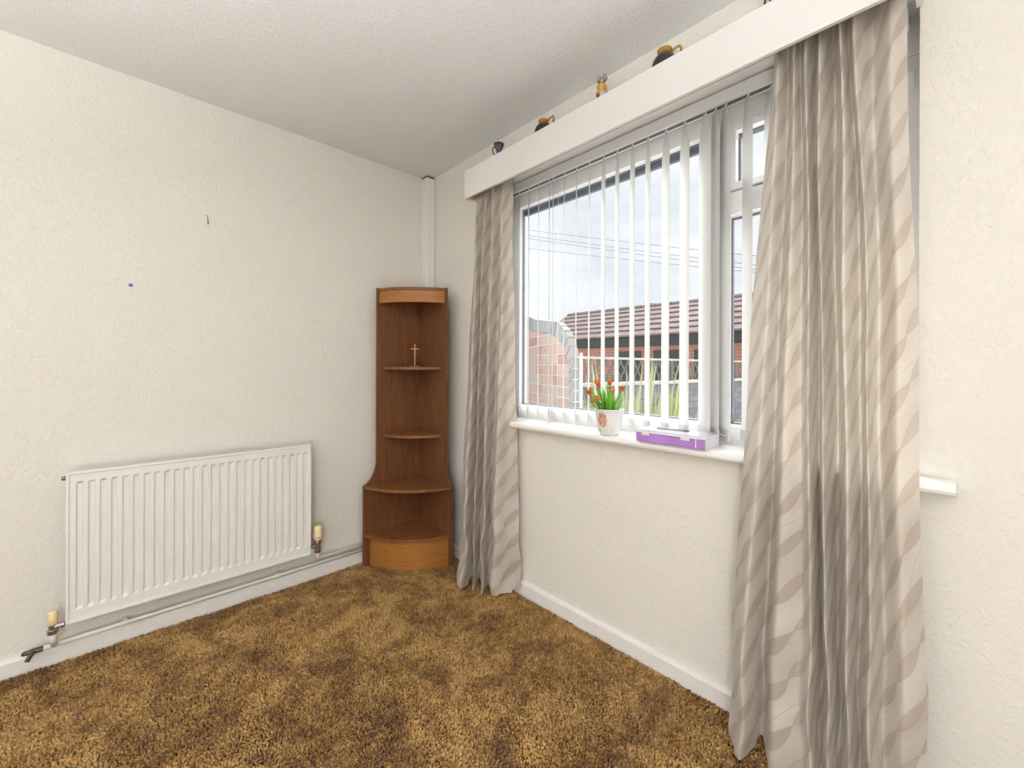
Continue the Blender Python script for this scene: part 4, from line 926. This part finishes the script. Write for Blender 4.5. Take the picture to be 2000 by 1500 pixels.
# neighbour's garage
gar = empty('garage', (8.1, 2.5, GZ), 'red brick outbuilding with a long brown tiled roof beyond the trellis', 'building')
gb = Vector((8.1, 2.5, GZ)); EX, EZ, RXg, RZg, GY0, GY1 = 7.768, 1.935, 9.488, 2.885, -2.5, 6.50
def far_brick():
    b = NB('distant_red_brick', 0.9, (0.3, 0.12, 0.08), 0.1); bt = b.n('ShaderNodeTexBrick', Scale=1.0); v = b.coords('Object', (1, 1, 1), (R(90), 0, R(90)))
    tcn = b.n('ShaderNodeTexCoord'); sp = b.n('ShaderNodeSeparateXYZ'); cm = b.n('ShaderNodeCombineXYZ'); b.l(tcn.outputs['Object'], sp.inputs[0]); b.l(sp.outputs[1], cm.inputs[0]); b.l(sp.outputs[2], cm.inputs[1]); b.l(cm.outputs[0], bt.inputs['Vector'])
    bt.inputs['Color1'].default_value = (0.44, 0.20, 0.15, 1); bt.inputs['Color2'].default_value = (0.36, 0.15, 0.11, 1); bt.inputs['Mortar'].default_value = (0.50, 0.38, 0.33, 1)
    bt.inputs['Brick Width'].default_value = 0.225; bt.inputs['Row Height'].default_value = 0.075; bt.inputs['Mortar Size'].default_value = 0.006; b.color(bt.outputs[0]); return b.m
M_FARB = far_brick()
bm = bmesh.new(); add_box(bm, Vector((8.1, GY0, GZ)) - gb, Vector((11.0, GY1 - 0.1, 1.80)) - gb, 0.0); from_bm('wall', bm, M_FARB, gar)
M_SOFFIT = simple('dark_green_fascia', (0.035, 0.05, 0.048), 0.7, var=0.2)
bm = bmesh.new(); add_box(bm, Vector((7.86, GY0, 1.70)) - gb, Vector((8.11, GY1, 1.90)) - gb, 0.0); from_bm('fascia', bm, M_SOFFIT, gar)
bm = bmesh.new(); add_box(bm, Vector((8.06, GY0, 1.58)) - gb, Vector((8.11, GY1 - .1, 1.68)) - gb, 0.0); from_bm('lintel_course', bm, simple('salmon_lintel', (0.46, 0.20, 0.13), 0.9), gar)
for yy in (3.05, 1.95):
    bm = bmesh.new(); add_box(bm, Vector((8.07, yy, 0.75)) - gb, Vector((8.13, yy + 0.75, 1.57)) - gb, 0.0); wf = from_bm('window', bm, M_SOFFIT, gar)
for yy in (1.2,):
    bm = bmesh.new(); add_box(bm, Vector((8.07, yy, GZ)) - gb, Vector((8.13, yy + 0.5, 1.57)) - gb, 0.0); from_bm('door', bm, M_SOFFIT, gar)
M_TILE = NB('brown_concrete_tile', 0.8, (0.2, 0.15, 0.15), 0.2); f_ = M_TILE.noise(M_TILE.coords('Object', (1, 1, 1)), 5, 5, 0.65); M_TILE.color(M_TILE.ramp(f_, [(0.35, (0.17, 0.115, 0.115)), (0.6, (0.25, 0.185, 0.18)), (0.76, (0.33, 0.27, 0.26))]))
sl = Vector((RXg - EX, 0, RZg - EZ)); sll = sl.length; ang = math.atan2(sl.z, sl.x); NC = 6; cl = sll / NC
bm = bmesh.new(); add_box(bm, (-0.05, GY0 - 2.5, 0.0), (cl + 0.03, GY1 - 2.5, 0.045), 0.004, 1, Matrix.Rotation(-(ang - R(5)), 4, 'Y')); tcm = bpy.data.meshes.new('tile_course'); bm.to_mesh(tcm); bm.free(); tcm.materials.append(M_TILE.m)
for k in range(NC):
    o = bpy.data.objects.new('tile_course', tcm); COL.objects.link(o); o.parent = gar; p = Vector((EX, 0, EZ)) + sl * (k / NC); o.location = (p.x - gb.x, 0, p.z - gb.z)
bm = bmesh.new(); add_prism(bm, [(EX + 0.05 - gb.x, EZ - 0.03 - gb.z), (RXg - gb.x, RZg - 0.03 - gb.z), (2 * RXg - EX - gb.x, EZ - 0.03 - gb.z)], 1, GY0 - 2.5 + 0.02, GY1 - 2.5 - 0.02); from_bm('roof_core', bm, M_TILE.m, gar)
bm = bmesh.new(); add_lathe(bm, [(0.12, 0), (0.125, 0.02), (0.115, 0.43), (0.12, 0.44)], 10, (0, 0, 0), RY); rtm = bpy.data.meshes.new('ridge_tile'); bm.to_mesh(rtm); bm.free(); rtm.materials.append(simple('grey_ridge_tile', (0.20, 0.18, 0.18), 0.85, var=0.2))
for k in range(int((GY1 - GY0) / 0.45)):
    o = bpy.data.objects.new('ridge_tile', rtm); COL.objects.link(o); o.parent = gar; o.location = (RXg - gb.x, GY0 + k * 0.45 - gb.y, RZg - gb.z - 0.055)
# distant chimney with cowl and a thin aerial pole behind the ridge
ch = empty('chimney', (16.0, 7.0, GZ), 'distant grey chimney with cowl peeping over the tiled ridge', 'chimney')
d0 = Vector((16.0 - CAM.x, 0, 0))
def far_pt(px, py, dep):
    r = fw + rt * ((px - 1000) / 821.0) - up * ((py - 716.6) / 821.0); return CAM + r * dep
c0 = far_pt(1273, 604, 19.0); ch.location = (c0.x, c0.y, GZ)
bm = bmesh.new(); add_box(bm, (-0.15, -0.15, 0), (0.15, 0.15, c0.z + 0.02 - GZ), 0.01, 1); add_box(bm, (-0.18, -0.18, c0.z + 0.02 - GZ), (0.18, 0.18, c0.z + 0.07 - GZ), 0.01, 1); from_bm('stack', bm, simple('grey_chimney', (0.14, 0.14, 0.15), 0.9), ch)
lathe('cowl', [(0.07, 0), (0.07, 0.12), (0.11, 0.13), (0.10, 0.18), (0.0, 0.21)], simple('dark_cowl', (0.08, 0.08, 0.09), 0.7), ch, 12, (0, 0, c0.z + 0.07 - GZ))
c1 = far_pt(1258, 588, 19.0)
ae = empty('aerial_pole', (c1.x, c1.y, GZ), 'thin pale aerial pole rising left of the distant chimney', 'aerial')
tube('pole', [(0, 0, 0), (0, 0, c1.z - GZ)], 0.022, M_PALEW, ae, 6); tube('cross_arm', [(-0.1, -0.1, c1.z - GZ - 0.06), (0.1, 0.1, c1.z - GZ - 0.06)], 0.012, M_PALEW, ae, 6)
# overhead cables
M_WIRE = simple('grey_cable', (0.20, 0.21, 0.24), 0.7)
for (z0, z1, nm) in ((7.475, 4.889, 'topmost of the four grey overhead cables'), (7.239, 4.627, 'second highest of the four grey overhead cables'), (7.098, 4.495, 'third highest of the four grey overhead cables'), (6.627, 4.348, 'lowest of the four grey overhead cables')):
    a, b_ = Vector((12, 11.346, z0)), Vector((12, 3.30, z1)); dv = (b_ - a); A_, B_ = a - dv * 0.7, b_ + dv * 0.35
    pts = [A_.lerp(B_, k / 16) + Vector((0, 0, 0.08 * (1 - 4 * (k / 16) * (1 - k / 16)))) for k in range(17)]
    o = tube('overhead_cable', [p - A_ for p in pts], 0.009, M_WIRE, None, 5); o.location = A_; tag(o, nm + ' crossing the sky', 'cable')
M_POLE = simple('brown_pole_timber', (0.12, 0.085, 0.06), 0.9, var=0.25)
for (py_, zt_, lab) in ((11.346 + 0.7 * 8.046, 9.7, 'brown telegraph pole carrying the cables, hidden left of the window'), (3.30 - 0.35 * 8.046, 4.1, 'brown telegraph pole carrying the cables, hidden behind the right curtain')):
    tp_ = empty('telegraph_pole', (12.0, py_, GZ), lab, 'pole')
    tube('shaft', [(0.11, 0, 0), (0.11, 0, zt_ - GZ)], [0.11, 0.09], M_POLE, tp_, 12)
    bm = bmesh.new(); add_box(bm, (0.0, -0.04, zt_ - GZ - 0.3), (0.10, 0.04, zt_ - GZ - 0.2), 0.004, 1); from_bm('cross_arm', bm, M_POLE, tp_)
# strappy garden plants in front of the low wall
M_STRAP = leaf_mat('yellow_green_strap_leaf', (0.10, 0.16, 0.025), (0.40, 0.43, 0.11), (0.45, 0.50, 0.12))
M_STRAP2 = leaf_mat('grey_green_strap_leaf', (0.12, 0.17, 0.09), (0.36, 0.40, 0.26), (0.40, 0.45, 0.25))
def strappy(px, dep, top, n, spread, mat, label, wd):
    p = far_pt(px, 800, dep); o = empty('strappy_plant', (p.x, p.y, GZ), label, 'plant')
    for k in range(n):
        a = random.uniform(0, 6.283); tl = random.uniform(0.03, spread); L = (top - GZ) * random.uniform(0.72, 1.06) / max(0.6, math.cos(tl * 0.8))
        bm = bmesh.new(); leaf_blade(bm, (0, 0, 0), (math.cos(a) * math.sin(tl), math.sin(a) * math.sin(tl), math.cos(tl)), L, wd * random.uniform(0.8, 1.25), random.uniform(0.0, 0.30), 10, 0.25)
        q = from_bm('leaf', bm, mat, o, True); q.location = (0.03 * math.cos(a), 0.03 * math.sin(a), 0.0)
strappy(1222, 3.05, 1.20, 60, 0.22, M_STRAP2, 'tall grey-green strappy plant outside, just right of the flower pot', 0.085)
strappy(1285, 3.35, 1.02, 70, 0.30, M_STRAP, 'yellow-green strappy plant outside behind the middle blind slats', 0.075)
strappy(1352, 3.1, 0.86, 60, 0.36, M_STRAP, 'low strappy plant outside between the middle and the right plants', 0.065)
strappy(1438, 3.0, 0.82, 60, 0.36, M_STRAP, 'low yellowish strappy plant outside nearest the right curtain', 0.06)
strappy(1165, 3.5, 1.02, 20, 0.20, M_STRAP, 'yellow-green strappy plant outside behind the flower pot', 0.07)
